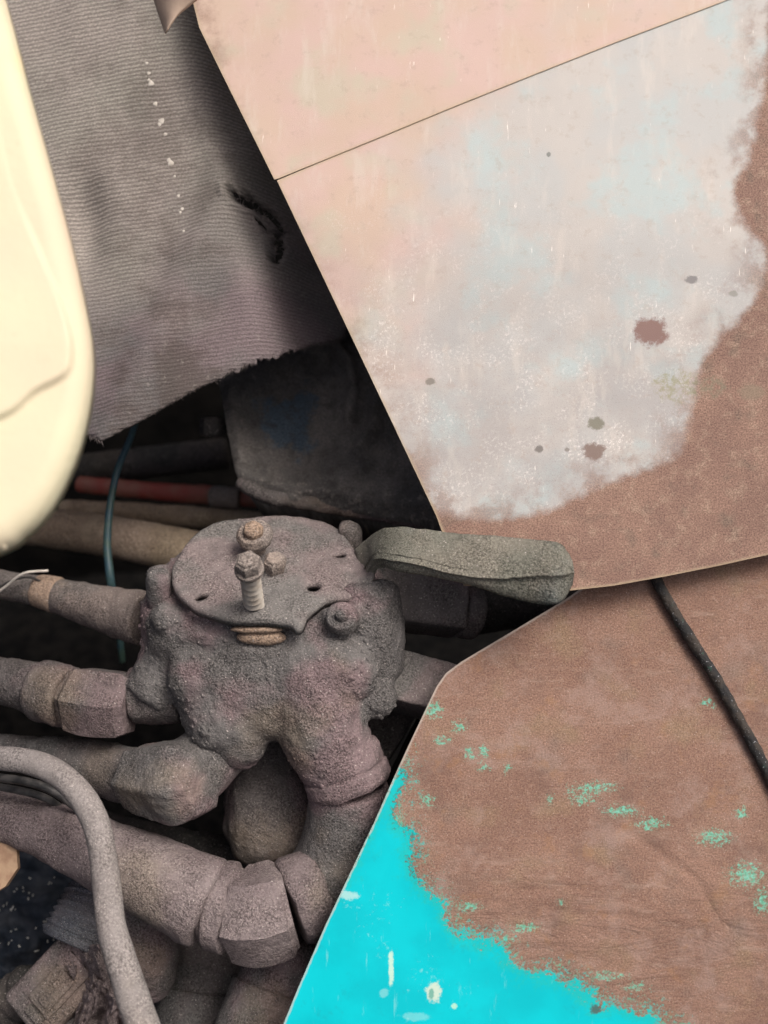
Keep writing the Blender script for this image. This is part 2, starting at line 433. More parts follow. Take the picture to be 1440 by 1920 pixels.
c = m.mix(m.math('MULTIPLY', wear, .55), c, (.42, .34, .22))
rg = m.math('MULTIPLY_ADD', edge, -.15, .75)
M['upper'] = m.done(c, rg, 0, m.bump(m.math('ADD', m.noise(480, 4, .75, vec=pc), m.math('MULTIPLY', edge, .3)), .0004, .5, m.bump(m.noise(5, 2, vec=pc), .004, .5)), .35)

# lower panel: rust with left-over cyan paint
m = NT('rust_with_cyan_paint')
pc = m.attr('pc', True)
w1 = m.math('MULTIPLY_ADD', m.noise(22, 8, .75, vec=pc), 2.2, -1.1)
w2 = m.math('MULTIPLY_ADD', m.noise(170, 4, .7, vec=pc), .8, -.4)
sd = m.math('ADD', m.attr('cyan'), m.math('ADD', m.math('MULTIPLY', w1, .55), m.math('MULTIPLY', w2, .8)))
cy = m.step(sd, -.02, .06)
rust = m.mix(m.step(m.noise(7, 5, vec=pc), .4, .62), (.22, .132, .098), (.255, .158, .118))
rust = m.mix(m.step(m.noise(12, 5, vec=m.mapv(pc, loc=(3, 7, 0))), .52, .72), rust, (.245, .165, .11))
rust = m.mix(m.math('MULTIPLY', m.step(m.noise(10, 4, vec=m.mapv(pc, loc=(8, 7, 0))), .55, .7), .6), rust, (.19, .14, .115))
rg_ = m.noise(300, 4, .72, vec=pc)
rust = m.mix(1, rust, m.mix(m.step(rg_, .3, .7), (.58, .55, .54), (1.38, 1.38, 1.37)), 'MULTIPLY')
rust = m.mix(m.math('MULTIPLY', m.step(m.noise(420, 2, .6, vec=pc), .64, .72), .7), rust, (.62, .54, .48))
rust = m.mix(m.math('MULTIPLY', m.step(m.noise(46, 6, .75, vec=m.mapv(pc, loc=(1, 3, 0))), .53, .66), .35), rust, (.13, .085, .065))
rust = m.mix(m.math('MULTIPLY', m.step(m.noise(11, 7, .7, vec=m.mapv(pc, loc=(2, 8, 0))), .50, .64), .40), rust, (.34, .25, .215))
rust = m.mix(m.math('MULTIPLY', m.step(m.noise(8, 7, .72, vec=m.mapv(pc, loc=(7, 2, 0))), .53, .66), .45), rust, (.15, .095, .075))
rust = m.mix(m.math('MULTIPLY', m.step(m.noise(60, 6, .75, vec=m.mapv(pc, loc=(4, 3, 0))), .55, .68), .35), rust, (.42, .31, .25))
pit = m.math('MULTIPLY', m.step(m.noise(150, 3, .6, vec=m.mapv(pc, loc=(6, 6, 0))), .64, .70), m.step(m.noise(9, 4, vec=m.mapv(pc, loc=(6, 1, 0))), .42, .6))
rust = m.mix(m.math('MULTIPLY', pit, .6), rust, (.09, .055, .045))
rust = m.mix(m.math('MULTIPLY', m.step(m.noise(1, 5, .7, vec=m.mapv(pc, (7, 34, 1), rot=(0, 0, -.2))), .54, .68), .35), rust, (.36, .27, .22))
rust = m.mix(m.math('MULTIPLY', m.step(m.noise(13, 6, .7, vec=m.mapv(pc, loc=(9, 9, 0))), .56, .68), .45), rust, (.30, .165, .085))
# wavy flaking relief in the lower half
fl = m.noise(1, 5, .6, vec=m.mapv(pc, (7, 22, 1), rot=(0, 0, -.35)), dist=1.4)
flm = m.attr('flake')
rust = m.mix(m.math('MULTIPLY', m.math('MULTIPLY', m.step(m.math('ABSOLUTE', m.math('SUBTRACT', fl, .5)), .0, .035, 1, 0), flm), .28), rust, (.13, .085, .065))
c = rust
tl = m.math('ADD', m.attr('teal'), m.math('MULTIPLY_ADD', m.noise(120, 5, .85, vec=pc), 3.4, -1.7))
c = m.mix(m.math('MULTIPLY', m.step(tl, .55, .85), .8), c, m.mix(m.step(m.noise(150, 3, vec=pc), .4, .6), (.10, .40, .27), (.16, .55, .42)))
fz = m.math('ADD', sd, m.math('MULTIPLY_ADD', m.noise(130, 6, .8, vec=pc), 4.4, -2.2))
c = m.mix(m.math('MULTIPLY', m.math('MULTIPLY', m.step(fz, .0, .12), m.step(sd, -.60, -.10)), .75), c, m.mix(m.step(m.noise(60, 4, vec=pc), .4, .6), (.10, .36, .24), (.06, .42, .38)))
cyc = m.mix(m.step(m.noise(10, 4, vec=pc), .35, .65), (.0, .41, .47), (.0, .47, .53))
cyc = m.mix(m.step(sd, .02, .35, .75, 0), cyc, (.015, .40, .36))
spk = m.math('ADD', m.attr('chips'), m.math('MULTIPLY_ADD', m.noise(75, 4, .7, vec=pc), 2, -1))
cyc = m.mix(m.math('MULTIPLY', m.step(spk, .50, .95), .6), cyc, (.30, .60, .58))
cyc = m.mix(m.math('MULTIPLY', m.step(m.noise(1, 5, .7, vec=m.mapv(pc, (60, 9, 1), rot=(0, 0, .3))), .62, .72), .35), cyc, (.25, .58, .58))
cyc = m.mix(m.math('MULTIPLY', m.step(m.noise(24, 6, .75, vec=m.mapv(pc, loc=(5, 5, 0))), .56, .68), .3), cyc, (.01, .28, .32))
c = m.mix(cy, c, cyc)
wb = m.math('MULTIPLY_ADD', m.noise(60, 6, .75, vec=pc), 2.6, -1.3)
for (x, y, rx, ry, col, am) in [(813, 1858, 13, 19, (.52, .60, .48), .85), (809, 1864, 5, 9, (.12, .33, .27), .9), (733, 1815, 5, 30, (.50, .66, .52), .8), (1118, 1893, 10, 9, (.07, .08, .07), .85),
                                (655, 1678, 18, 9, (.45, .62, .58), .6), (852, 1886, 5, 6, (.4, .66, .5), .8), (777, 1905, 24, 8, (.2, .55, .56), .5), (720, 1862, 9, 8, (.3, .58, .57), .4)]:
    c = m.mix(m.math('MULTIPLY', m.spot(pc, x, y, rx, ry, wb), am), c, col)
rimw = m.step(m.math('ADD', m.attr('rim'), m.math('MULTIPLY', m.noise(60, 4, vec=pc), .05)), .045, .075, 1, 0)
c = m.mix(m.math('MULTIPLY', rimw, .6), c, (.46, .42, .37))
hb = m.math('ADD', m.math('MULTIPLY', m.math('MULTIPLY', rg_, .8), m.math('SUBTRACT', 1.0, cy)), m.math('MULTIPLY', cy, .9))
nn = m.bump(m.math('MULTIPLY', m.math('MULTIPLY', fl, flm), m.math('SUBTRACT', 1.0, cy)), .006, .5)
nn = m.bump(hb, .0010, .8, nn)
M['lower'] = m.done(c, m.math('MULTIPLY_ADD', cy, -.2, .85), 0, nn, m.math('MULTIPLY_ADD', cy, -.2, .3))

m = NT('grimy_housing')
pc = m.attr('pc', True)
c = m.mix(m.step(m.noise(9, 4, vec=pc), .4, .6), (.15, .143, .136), (.23, .213, .198))
c = m.mix(m.math('MULTIPLY', m.step(m.noise(60, 5, .7, vec=pc), .52, .7), m.attr('band')), c, (.44, .40, .35))
bl = m.math('ADD', m.attr('blue'), m.math('MULTIPLY_ADD', m.noise(17, 6, .72, vec=pc), 3.0, -1.5))
c = m.mix(m.math('MULTIPLY', m.step(bl, .0, .4), .85), c, (.10, .15, .20))
c = m.mix(1, c, m.mix(m.step(m.noise(300, 3, .7, vec=pc), .3, .7), (.7, .7, .7), (1.35, 1.35, 1.33)), 'MULTIPLY')
c = m.mix(m.math('MULTIPLY', m.step(m.noise(36, 6, .75, vec=m.mapv(pc, loc=(3, 0, 0))), .5, .62), .5), c, (.09, .08, .07))
M['housing'] = m.done(c, .75, 0, m.bump(m.noise(60, 7, .72, vec=pc), .007, 1.0))

m = NT('tan_bare_metal')
c = m.mix(m.step(m.noise(20, 4), .4, .6), (.40, .29, .22), (.46, .35, .27))
M['lip'] = m.done(c, .7, 0, m.bump(m.noise(300, 3), .0005, .5))

# ================================================================ SETTING
def box_faces(): return [(0, 1, 2, 3), (7, 6, 5, 4), (0, 4, 5, 1), (1, 5, 6, 2), (2, 6, 7, 3), (3, 7, 4, 0)]
def grid_sheet(name, a, b, c, d, nu, nv, mat, amp, scale, seed, kind='structure'):
    U, W = np.meshgrid(np.linspace(0, 1, nu), np.linspace(0, 1, nv)); U = U.ravel()[:, None]; W = W.ravel()[:, None]
    a, b, c, d = [np.array(q) for q in (a, b, c, d)]
    V = (a * (1 - U) + b * U) * (1 - W) + (d * (1 - U) + c * U) * W
    nr = np.cross(b - a, d - a); nr /= np.linalg.norm(nr)
    V = V + nr * (fbm(V, scale, 4, seed) * amp)[:, None]
    F = [(j * nu + i, j * nu + i + 1, (j + 1) * nu + i + 1, (j + 1) * nu + i) for j in range(nv - 1) for i in range(nu - 1)]
    return tag(obj(name, V, F, mat), kind=kind)
GZ = .30
grid_sheet('ground', (-1.6, -.6, GZ), (1.6, -.6, GZ), (1.6, 2.4, GZ), (-1.6, 2.4, GZ), 120, 110, M['soil'], .012, 14, 3)
grid_sheet('bay_wall_back', (-1.0, 1.25, GZ - .05), (1.0, 1.25, GZ - .05), (1.0, 1.25, 1.55), (-1.0, 1.25, 1.55), 30, 30, M['bay'], .006, 9, 5)
grid_sheet('shade_wall_left', (-.75, .15, GZ - .05), (-.75, 1.25, GZ - .05), (-.75, 1.25, 1.2), (-.75, .15, 1.2), 30, 30, M['bay'], .006, 9, 6)  # unseen wall, added to block sky light from the left
grid_sheet('shade_wall_right', (.75, .15, GZ - .05), (.75, 1.25, GZ - .05), (.75, 1.25, 1.2), (.75, .15, 1.2), 30, 30, M['bay'], .006, 9, 7)  # same on the right: unseen, added to keep the gaps dark

# ================================================================ CREAM HOUSING (left)
N_CREAM = cam2w((.08, .22, .97)).normalized(); P_CREAM = P(60, 600, .46)
cream_px = [(-260, -200, 1), (-40, -200, 1), (22, 10), (58, 150), (100, 300), (138, 440), (165, 560), (180, 650), (178, 730), (160, 820), (134, 890), (98, 955), (52, 1003), (-10, 1040), (-260, 1120, 1)]
cream_out = smooth_poly([(p[0] - 14, p[1] - 8) + tuple(p[2:]) for p in cream_px], 8)
inset = smooth_poly([(-200, 850), (0, 787), (68, 738), (122, 708), (137, 672), (132, 622), (113, 562), (78, 480), (20, 340), (-40, 140), (-200, 0)], 8)
def warp_cream(X, Y, W):
    d = seg_dist(X, Y, cream_out); r = 44.0
    t = np.clip(1 - d / r, 0, 1)
    rim = -(1 - np.sqrt(np.clip(1 - t * t, 0, 1))) * .009
    s = np.clip((sdf(X, Y, inset) + 4) / 8, 0, 1); s = s * s * (3 - 2 * s)
    return rim + .0035 * s * np.clip((Y - 350) / 300, 0.1, 1) + .0010 * fbm(W, 14, 2, 3)
V, Fc, X, Y, pcx = sheet_mesh(cream_out, P_CREAM, N_CREAM, .007, 5, warp=warp_cream, edge_sp=5)
t = thing('cream_housing', 'smooth cream-coloured housing with rounded lower corner, blurred at the left edge of the photo', 'housing', P(0, 1040, .47))
obj('shell', V, Fc, M['cream'], t)

# ================================================================ FABRIC FLAP
N_FLAP = cam2w((-.10, .12, .98)).normalized(); P_FLAP = P(330, 450, .70)
random.seed(3)
def ragged(a, b, n, amp):
    out = []
    for i in range(n):
        u = i / n; out.append((a[0] + (b[0] - a[0]) * u + random.uniform(-amp, amp) * .6, a[1] + (b[1] - a[1]) * u + random.uniform(-amp, amp)))
    return out
flap_out = [(-60, -160), (640, -160), (700, 300), (640, 520)]
flap_out += ragged((612, 540), (604, 578), 4, 5) + ragged((598, 582), (545, 625), 12, 3) + ragged((540, 632), (498, 664), 12, 5) + ragged((495, 662), (400, 714), 22, 5) + ragged((400, 712), (262, 788), 26, 1.6) + ragged((262, 788), (192, 827), 12, 1.2) + ragged((190, 827), (168, 815), 5, 2) + ragged((166, 812), (60, 800), 12, 3)
flap_out += [(-60, 780)]
tear_lines = [[(428, 352), (440, 366), (452, 368), (468, 360), (482, 366), (497, 372)], [(497, 372), (506, 388), (500, 405), (508, 425), (503, 445), (498, 462)], [(455, 352), (470, 372), (486, 388)], [(484, 405), (497, 420), (494, 440)]]
def warp_flap(X, Y, W):
    r = np.clip((X - (322 + .24 * Y)) / 190, 0, 1)
    w = -.11 * r ** 1.6 - .00000006 * (X - 250) ** 2
    w = w + .006 * np.sin((X + .35 * Y) / 95.0) * np.clip(Y / 800, .2, 1) + .0035 * fbm(W, 12, 3, 4)
    # shallow dent beside the cream housing
    w = w - .012 * np.exp(-((X - 150) / 45.) ** 2 - ((Y - 420) / 100.) ** 2) - .010 * np.exp(-((X - 560 + .3 * (Y - 500)) / 50.) ** 2) + .006 * np.exp(-((X - 300 + .5 * (Y - 600)) / 40.) ** 2)
    td = np.full(X.shape, 1e9)
    for l in tear_lines: td = np.minimum(td, seg_dist(X, Y, l, False))
    w = w - .005 * np.exp(-(td / 6) ** 2) + .0022 * np.exp(-((td - 13) / 6) ** 2) * (1 + vnoise(W * 260, 3))
    return w
random.seed(11)
def rough(poly, a): return [(x + random.uniform(-a, a), y + random.uniform(-a, a)) for x, y in resample(poly, 5)]
flap_holes = [rough([(432, 352), (446, 357), (462, 354), (482, 362), (500, 368), (510, 390), (502, 392), (488, 378), (470, 371), (455, 377), (440, 368)], 2.2),
              rough([(497, 402), (508, 408), (513, 438), (505, 470), (497, 464), (500, 440), (493, 420)], 2.2), rough([(466, 388), (478, 392), (484, 402), (474, 400)], 1.5)]
V, Fc, X, Y, pcx = sheet_mesh(flap_out, P_FLAP, N_FLAP, .0025, 7, holes=flap_holes, warp=warp_flap, edge_sp=4)
td = np.full(X.shape, 1e9)
for l in tear_lines: td = np.minimum(td, seg_dist(X, Y, l, False))
tear = np.clip(.55 - td / 14 + .5 * fbm(np.stack([X, Y, X * 0], 1), .08, 2, 9), 0, 1)
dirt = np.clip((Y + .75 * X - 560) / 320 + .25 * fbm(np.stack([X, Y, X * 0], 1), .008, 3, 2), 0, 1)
flap = thing('fabric_flap', 'hanging grey twill fabric flap with frayed bottom edge and small torn hole', 'fabric flap', P(190, 825, .70))
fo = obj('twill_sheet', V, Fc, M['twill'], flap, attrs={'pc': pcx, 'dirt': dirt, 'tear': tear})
N0 = len(V) // 2
# frayed threads along the bottom edge and the tear: tiny curved hairs
def hair(V, F, p, dirv, ln, w, curl):
    side = dirv.cross(cam2w((0, 0, 1))).normalized() * w
    b = len(V); q = p.copy()
    for k in range(4):
        ww = 1 - k / 4
        V.append(q + side * ww); V.append(q - side * ww); V.append(q + cam2w((0, 0, 1)) * w * ww)
        q = q + (dirv + curl * (k * .4)) * ln / 3
    for k in range(3):
        a = b + 3 * k
        F += [(a, a + 1, a + 4, a + 3), (a + 1, a + 2, a + 5, a + 4), (a + 2, a, a + 3, a + 5)]
HV, HF = [], []
A2 = np.stack([X[:N0], Y[:N0]], 1)
def nearest_flap(x, y):
    i = int(np.argmin((A2[:, 0] - x) ** 2 + (A2[:, 1] - y) ** 2)); return Vector(V[i])
for (a, b, n, ln) in [((604, 578), (545, 625), 40, .0035), ((545, 625), (400, 712), 150, .003), ((400, 712), (262, 788), 60, .0015), ((192, 827), (160, 812), 40, .003), ((612, 540), (604, 578), 30, .004)]:
    for i in range(n):
        u = random.random(); x = a[0] + (b[0] - a[0]) * u; y = a[1] + (b[1] - a[1]) * u
        p = nearest_flap(x, y - 2)
        dv = cam2w((random.gauss(.25, .5), -1 + random.gauss(0, .3), random.gauss(0, .3))).normalized()
        hair(HV, HF, p, dv, ln * random.uniform(.4, 1.4), .00016, cam2w((random.gauss(0, .6), random.gauss(0, .5), random.gauss(0, .5))))
for l in tear_lines:
    for i in range(70):
        k = random.randrange(len(l) - 1); u = random.random()
        x = l[k][0] + (l[k + 1][0] - l[k][0]) * u + random.gauss(0, 5); y = l[k][1] + (l[k + 1][1] - l[k][1]) * u + random.gauss(0, 5)
        p = nearest_flap(x, y)
        dv = cam2w((random.gauss(0, 1), random.gauss(0, 1), random.uniform(0, .5))).normalized()
        hair(HV, HF, p, dv, .003 * random.uniform(.4, 1.4), .00018, cam2w((random.gauss(0, .8), random.gauss(0, .8), 0)))
tag(obj('frayed_threads', HV, HF, M['thread'], flap), kind='stuff')
# pale drips in a line down the fabric
def blob_verts(c, r, n_, sq=.35, seed=0, rings=5, seg=10, sx=1., sy=1.):
    n_ = Vector(n_).normalized(); u = n_.orthogonal().normalized(); w = n_.cross(u)
    V = [Vector(c) + n_ * r * sq]; F = []
    for i in range(1, rings + 1):
        f = i / rings * math.pi / 2
        for j in range(seg):
            a = j / seg * 2 * math.pi; rr = r * math.sin(f) * (1 + .18 * math.sin(3 * a + seed))
            V.append(Vector(c) + (u * math.cos(a) * sx + w * math.sin(a) * sy) * rr + n_ * r * sq * math.cos(f))
    for j in range(seg): F.append((0, 1 + j, 1 + (j + 1) % seg))
    for i in range(rings - 1):
        for j in range(seg):
            a = 1 + i * seg; F.append((a + j, a + (j + 1) % seg, a + seg + (j + 1) % seg, a + seg + j))
    return V, F
for i, (x, y, r) in enumerate([(279, 121, 3), (280, 135, 3.5), (281, 159, 6), (278, 150, 3), (292, 195, 4.5), (300, 222, 6), (298, 230, 4), (306, 248, 3.5), (317, 300, 6), (316, 294, 4), (325, 330, 2.5), (333, 362, 3), (336, 388, 3.2), (338, 396, 2.5), (343, 430, 2.5)]):
    bv, bf = blob_verts(nearest_flap(x, y) + N_FLAP * .0002, r * S(.7), N_FLAP, .25, i)
    obj('pale_drip', bv, bf, M['drip'], flap)

# ================================================================ UPPER PANEL
N_UP = cam2w((.02, .16, .987)).normalized(); P_UP = P(820, 975, .630)
seam_a, seam_b = (516, 333), (1500, -62)
lowpoly = [(522, 300, 1), (560, 430), (640, 590), (716, 755), (790, 915), (812, 962), (826, 1000, 1), (880, 1095, 1), (1075, 1107, 1), (1250, 1082), (1440, 1040), (1640, 985, 1), (1640, -90, 1), (1500, -90, 1)]
lower_out = [(519, 336), (818, 968), (826, 990), (870, 1098), (1070, 1107), (1150, 1098), (1250, 1080), (1350, 1060), (1440, 1040), (1640, 985), (1640, -125), (1480, -60)]
pale_poly = smooth_poly([(400, 250, 1), (818, 960, 1), (850, 968), (910, 976), (1000, 965), (1060, 945), (1120, 915), (1170, 893), (1230, 875), (1275, 848), (1290, 800), (1305, 740), (1325, 665), (1375, 610), (1425, 545), (1436, 470), (1395, 415), (1375, 350), (1405, 300), (1420, 230), (1440, 120), (1445, 0), (1500, -300, 1), (300, -300, 1)], 6)
def panel_attrs(X, Y, outline):
    a = {}
    a['pale'] = sdf(X, Y, pale_poly) / 100
    gx = np.clip((X - 470 - .12 * Y) / 560 + (Y - 400) / 1500, 0, 1.2)
    a['grey'] = gx
    a['bottom_mask'] = np.clip((Y - 330) / 420, 0.05, 1)
    a['rim'] = seg_dist(X, Y, outline) / 100
    return a
def warp_up(X, Y, W): return .0022 * fbm(W, 6, 2, 8) - .00000001 * (X - 1000) ** 2
cover = thing('cover_panel', 'large faded pink and grey sheet metal cover with rusty lower edge and overlapping seam', 'metal panel', P(1070, 1107, .61))
V, Fc, X, Y, pcx = sheet_mesh(lower_out, P_UP, N_UP, .0022, 12, warp=warp_up, edge_sp=8)
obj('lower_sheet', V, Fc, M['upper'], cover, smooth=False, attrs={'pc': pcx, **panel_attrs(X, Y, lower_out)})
upper_out = [(346, -60), (372, 45), (514, 334), (522, 332), (720, 254), (930, 170), (1150, 82), (1340, 8), (1500, -55), (1640, -110), (1640, -300), (300, -300)]
V, Fc, X, Y, pcx = sheet_mesh(upper_out, P_UP + N_UP * .0009, N_UP, .0006, 12, warp=warp_up, edge_sp=8)
at = panel_attrs(X, Y, upper_out); at['grey'] = at['grey'] * .35
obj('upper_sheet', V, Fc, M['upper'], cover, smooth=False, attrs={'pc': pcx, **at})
# curled tab at the top left
tabV = []; tabF = []
rows = 16; cols = 12
for i in range(rows):
    u = i / (rows - 1)
    for j in range(cols):
        w = j / (cols - 1)
        yy = -60 + 120 * u; xl = 276 + 32 * max(0, u - .2) / .8; xr = float(np.interp(yy, [-60, 0, 25, 46, 60], [440, 366, 334, 319, 311]))
        x = xl + (xr - xl) * w; d = .625 + .015 * (1 - w) - .016 * math.sin(math.pi * w) * (1 - u)
        tabV.append(P(x, yy, d))
tabV += [v - cam2w((.1, 0, 1)) * .0022 for v in tabV]
n0 = rows * cols
for i in range(rows - 1):
    for j in range(cols - 1):
        a = i * cols + j; q = (a, a + 1, a + cols + 1, a + cols); tabF += [q, tuple(k + n0 for k in q[::-1])]
bd = [j for j in range(cols)] + [i * cols + cols - 1 for i in range(1, rows)] + [(rows - 1) * cols + j for j in range(cols - 2, -1, -1)] + [i * cols for i in range(rows - 2, 0, -1)]
for a, b in zip(bd, bd[1:] + bd[:1]): tabF.append((a, b, b + n0, a + n0))
tag(obj('curled_tab', np.array([tuple(v) for v in tabV]), tabF, M['lip'], cover), label='bare tan metal tab curled outwards')

# ================================================================ LOWER PANEL (rust and cyan)
N_LO = cam2w((-.03, .27, .962)).normalized(); P_LO = P(850, 1255, .640)
lo_left = [(1330, 900), (1150, 1060), (1060, 1124), (950, 1190), (866, 1240), (836, 1262), (818, 1288), (800, 1326), (765, 1400), (741, 1452), (700, 1545), (655, 1640), (610, 1735), (560, 1850), (515, 1960), (470, 2060)]
lo_out = [(p[0], p[1]) for p in lo_left] + [(1640, 2060), (1640, 900)]
cy_poly = smooth_poly([(745, 1440), (757, 1480), (742, 1525), (772, 1570), (778, 1640), (830, 1690), (862, 1745), (945, 1775), (985, 1818), (1075, 1838), (1130, 1880), (1230, 1905), (1340, 2000), (1400, 2100, 1), (300, 2100, 1), (600, 1700)], 6)
teal_e = [(812, 1330, 22, 20), (830, 1388, 20, 11), (862, 1362, 18, 14), (880, 1412, 13, 15), (907, 1410, 12, 16), (905, 1440, 16, 8), (952, 1440, 9, 12), (1115, 1478, 48, 14), (1090, 1500, 28, 12), (1165, 1520, 40, 14), (1220, 1545, 34, 14), (1070, 1485, 10, 10), (1340, 1570, 40, 18), (1400, 1640, 40, 28), (1390, 1525, 14, 14), (1030, 1500, 8, 16),
          (1430, 1690, 20, 30), (985, 1738, 30, 12), (950, 1760, 16, 8), (1325, 1315, 16, 8), (800, 1500, 18, 14), (1190, 1850, 26, 10), (745, 1545, 16, 22), (880, 1700, 30, 12), (1050, 1690, 10, 8), (1140, 1830, 40, 10), (1340, 1325, 8, 6)]
def lo_attrs(X, Y):
    teal = np.full(X.shape, -1.0)
    for (x, y, rx, ry) in teal_e:
        r = np.sqrt(((X - x) / rx) ** 2 + ((Y - y) / ry) ** 2); teal = np.maximum(teal, .95 - .55 * r)
    chips = np.full(X.shape, -1.0)
    for (x, y, r) in [(720, 1700, 90), (800, 1830, 110), (655, 1690, 45), (715, 1780, 60), (770, 1900, 50), (690, 1740, 50), (850, 1880, 30), (640, 1660, 20), (880, 1860, 40)]:
        chips = np.maximum(chips, .45 - .6 * (np.hypot(X - x, Y - y) / r) ** 1.5)
    fl = np.clip((Y - 1560) / 160, 0, 1) * np.clip((X - 780) / 120, 0, 1) * np.clip((1990 - Y) / 200, .3, 1)
    return {'cyan': sdf(X, Y, cy_poly) / 100, 'teal': teal, 'chips': chips, 'flake': fl, 'rim': seg_dist(X, Y, lo_out) / 100}
creases = [[(1190, 1570), (1300, 1640), (1345, 1715), (1400, 1760), (1480, 1785)], [(1020, 1700), (1110, 1722), (1180, 1716), (1290, 1742)], [(900, 1650), (1010, 1668), (1100, 1662)]]
def warp_lo(X, Y, W):
    w = .0022 * fbm(W, 9, 3, 21) * np.clip(seg_dist(X, Y, lo_out) / 60, 0, 1)
    for l in creases:
        d = seg_dist(X + 5 * fbm(W, 60, 2, 5), Y + 5 * fbm(W, 60, 2, 6), l, False); w = w - .0006 * np.exp(-(d / 6) ** 2) * np.clip(.5 + fbm(W, 30, 2, 9), 0, 1) + .0004 * np.exp(-((d - 18) / 12) ** 2)
    return w
rust_t = thing('rusty_panel', 'brown rusty steel panel with bright cyan paint left on its lower corner', 'metal panel', P(530, 1930, .60))
V, Fc, X, Y, pcx = sheet_mesh(lo_out, P_LO, N_LO, .003, 9, warp=warp_lo, edge_sp=7)
obj('steel_sheet', V, Fc, M['lower'], rust_t, smooth=False, attrs={'pc': pcx, **lo_attrs(X, Y)})

# black cord lying on the rusty panel
pts = []
for (x, y) in [(1190, 1010), (1230, 1092), (1262, 1150), (1298, 1208), (1334, 1264), (1367, 1321), (1400, 1380), (1432, 1442), (1475, 1530), (1530, 1640)]:
    w = on_plane(x, y, P_LO, N_LO) + N_LO * .0032; l = ROT.transposed() @ (w - CAM); d = -l.z
    pts.append((l.x / d * F_PX + 720, -l.y / d * F_PX + 960, d, 10.5))
m = NT('old_black_cord')
c = m.mix(m.step(m.noise(90, 3), .42, .6), (.022, .022, .022), (.045, .038, .032))
c = m.mix(m.math('MULTIPLY', m.step(m.noise(130, 3, vec=m.mapv(m.coord(), loc=(2, 2, 2))), .60, .7), .7), c, (.035, .085, .065))
c = m.mix(m.step(m.noise(700, 3, .7), .62, .7), c, (.28, .28, .30))
M['cord'] = m.done(c, .75, 0, m.bump(m.noise(500, 4), .0012, .9))
tube('cord', pts, M['cord'], amp=.0005, nscale=260, nseg=20)
o = bpy.data.objects['cord']; tag(o, 'thin black frayed cord running diagonally down the rusty panel', 'cord')

# ================================================================ VALVE
N_PL = cam2w((.04, .80, .60)).normalized(); P_PL = P(510, 1075, .655)
valve = thing('hydraulic_valve', 'dust-caked hydraulic valve with round top plate, upright bolts and lever arm', 'valve', P(510, 1420, .67))
UPV = cam2w((.0, .84, .54)).normalized()
def loft(p0, axis, rows, nseg=64, p=2.3):
    """rows: (s, half width x, half depth) going down the axis"""
    a = Vector(axis); ux = cam2w((1, 0, 0)); uz = a.cross(ux).normalized(); ux = uz.cross(a).normalized()
    V = []; F = []
    for (s, wx, wz, ox) in rows:
        for j in range(nseg):
            t = j / nseg * 2 * math.pi; c_, s_ = math.cos(t), math.sin(t)
            cx = abs(c_) ** (2 / p) * (1 if c_ >= 0 else -1); cz = abs(s_) ** (2 / p) * (1 if s_ >= 0 else -1)
            V.append(p0 - a * s + ux * (cx * wx + ox) + uz * cz * wz)
    for i in range(len(rows) - 1):
        for j in range(nseg): F.append((i * nseg + j, i * nseg + (j + 1) % nseg, (i + 1) * nseg + (j + 1) % nseg, (i + 1) * nseg + j))
    F.append(tuple(range(nseg))); F.append(tuple((len(rows) - 1) * nseg + j for j in range(nseg))[::-1])
    return np.array([tuple(v) for v in V]), F
def sphere_mesh(x, y, d, r, ry=None, rz=None, seg=24):
    c = P(x, y, d); k = S(d); ry = ry or r; rz = rz or r
    V = []; F = []; n = seg // 2
    for i in range(n + 1):
        f = -math.pi / 2 + math.pi * i / n
        for j in range(seg):
            a = 2 * math.pi * j / seg
            V.append(tuple(c + cam2w((math.cos(f) * math.cos(a) * r * k, math.sin(f) * ry * k, math.cos(f) * math.sin(a) * rz * k))))
    for i in range(n):
        for j in range(seg): F.append((i * seg + j, i * seg + (j + 1) % seg, (i + 1) * seg + (j + 1) % seg, (i + 1) * seg + j))
    return np.array(V), F
def remeshed(prims, voxel, smooth_it):
    V = np.zeros((0, 3)); F = []
    for v, f in prims:
        F += [tuple(i + len(V) for i in q) for q in f]; V = np.r_[V, v]
    me = bpy.data.meshes.new('tmp'); me.from_pydata([tuple(q) for q in V], [], F)
    bm = bmesh.new(); bm.from_mesh(me); bmesh.ops.remove_doubles(bm, verts=bm.verts, dist=1e-6); bmesh.ops.recalc_face_normals(bm, faces=bm.faces); bm.to_mesh(me); bm.free()
    o = bpy.data.objects.new('tmp', me); COL.objects.link(o)
    r = o.modifiers.new('r', 'REMESH'); r.mode = 'VOXEL'; r.voxel_size = voxel
    s = o.modifiers.new('s', 'SMOOTH'); s.factor = .5; s.iterations = smooth_it
    dg = bpy.context.evaluated_depsgraph_get(); ev = o.evaluated_get(dg); mm = ev.to_mesh()
    n = len(mm.vertices); co = np.empty(n * 3); mm.vertices.foreach_get('co', co); no = np.empty(n * 3); mm.vertices.foreach_get('normal', no)
    Fo = [tuple(p.vertices) for p in mm.polygons]
    ev.to_mesh_clear(); bpy.data.objects.remove(o); bpy.data.meshes.remove(me)
    return co.reshape(-1, 3), no.reshape(-1, 3), Fo
def crust(co, no, amp=.0012, seed=0, lumps=.0008):
    h = fbm(co, 55, 4, seed) * amp + np.maximum(fbm(co, 210, 2, seed + 5), 0) * lumps
    return co + no * h[:, None]

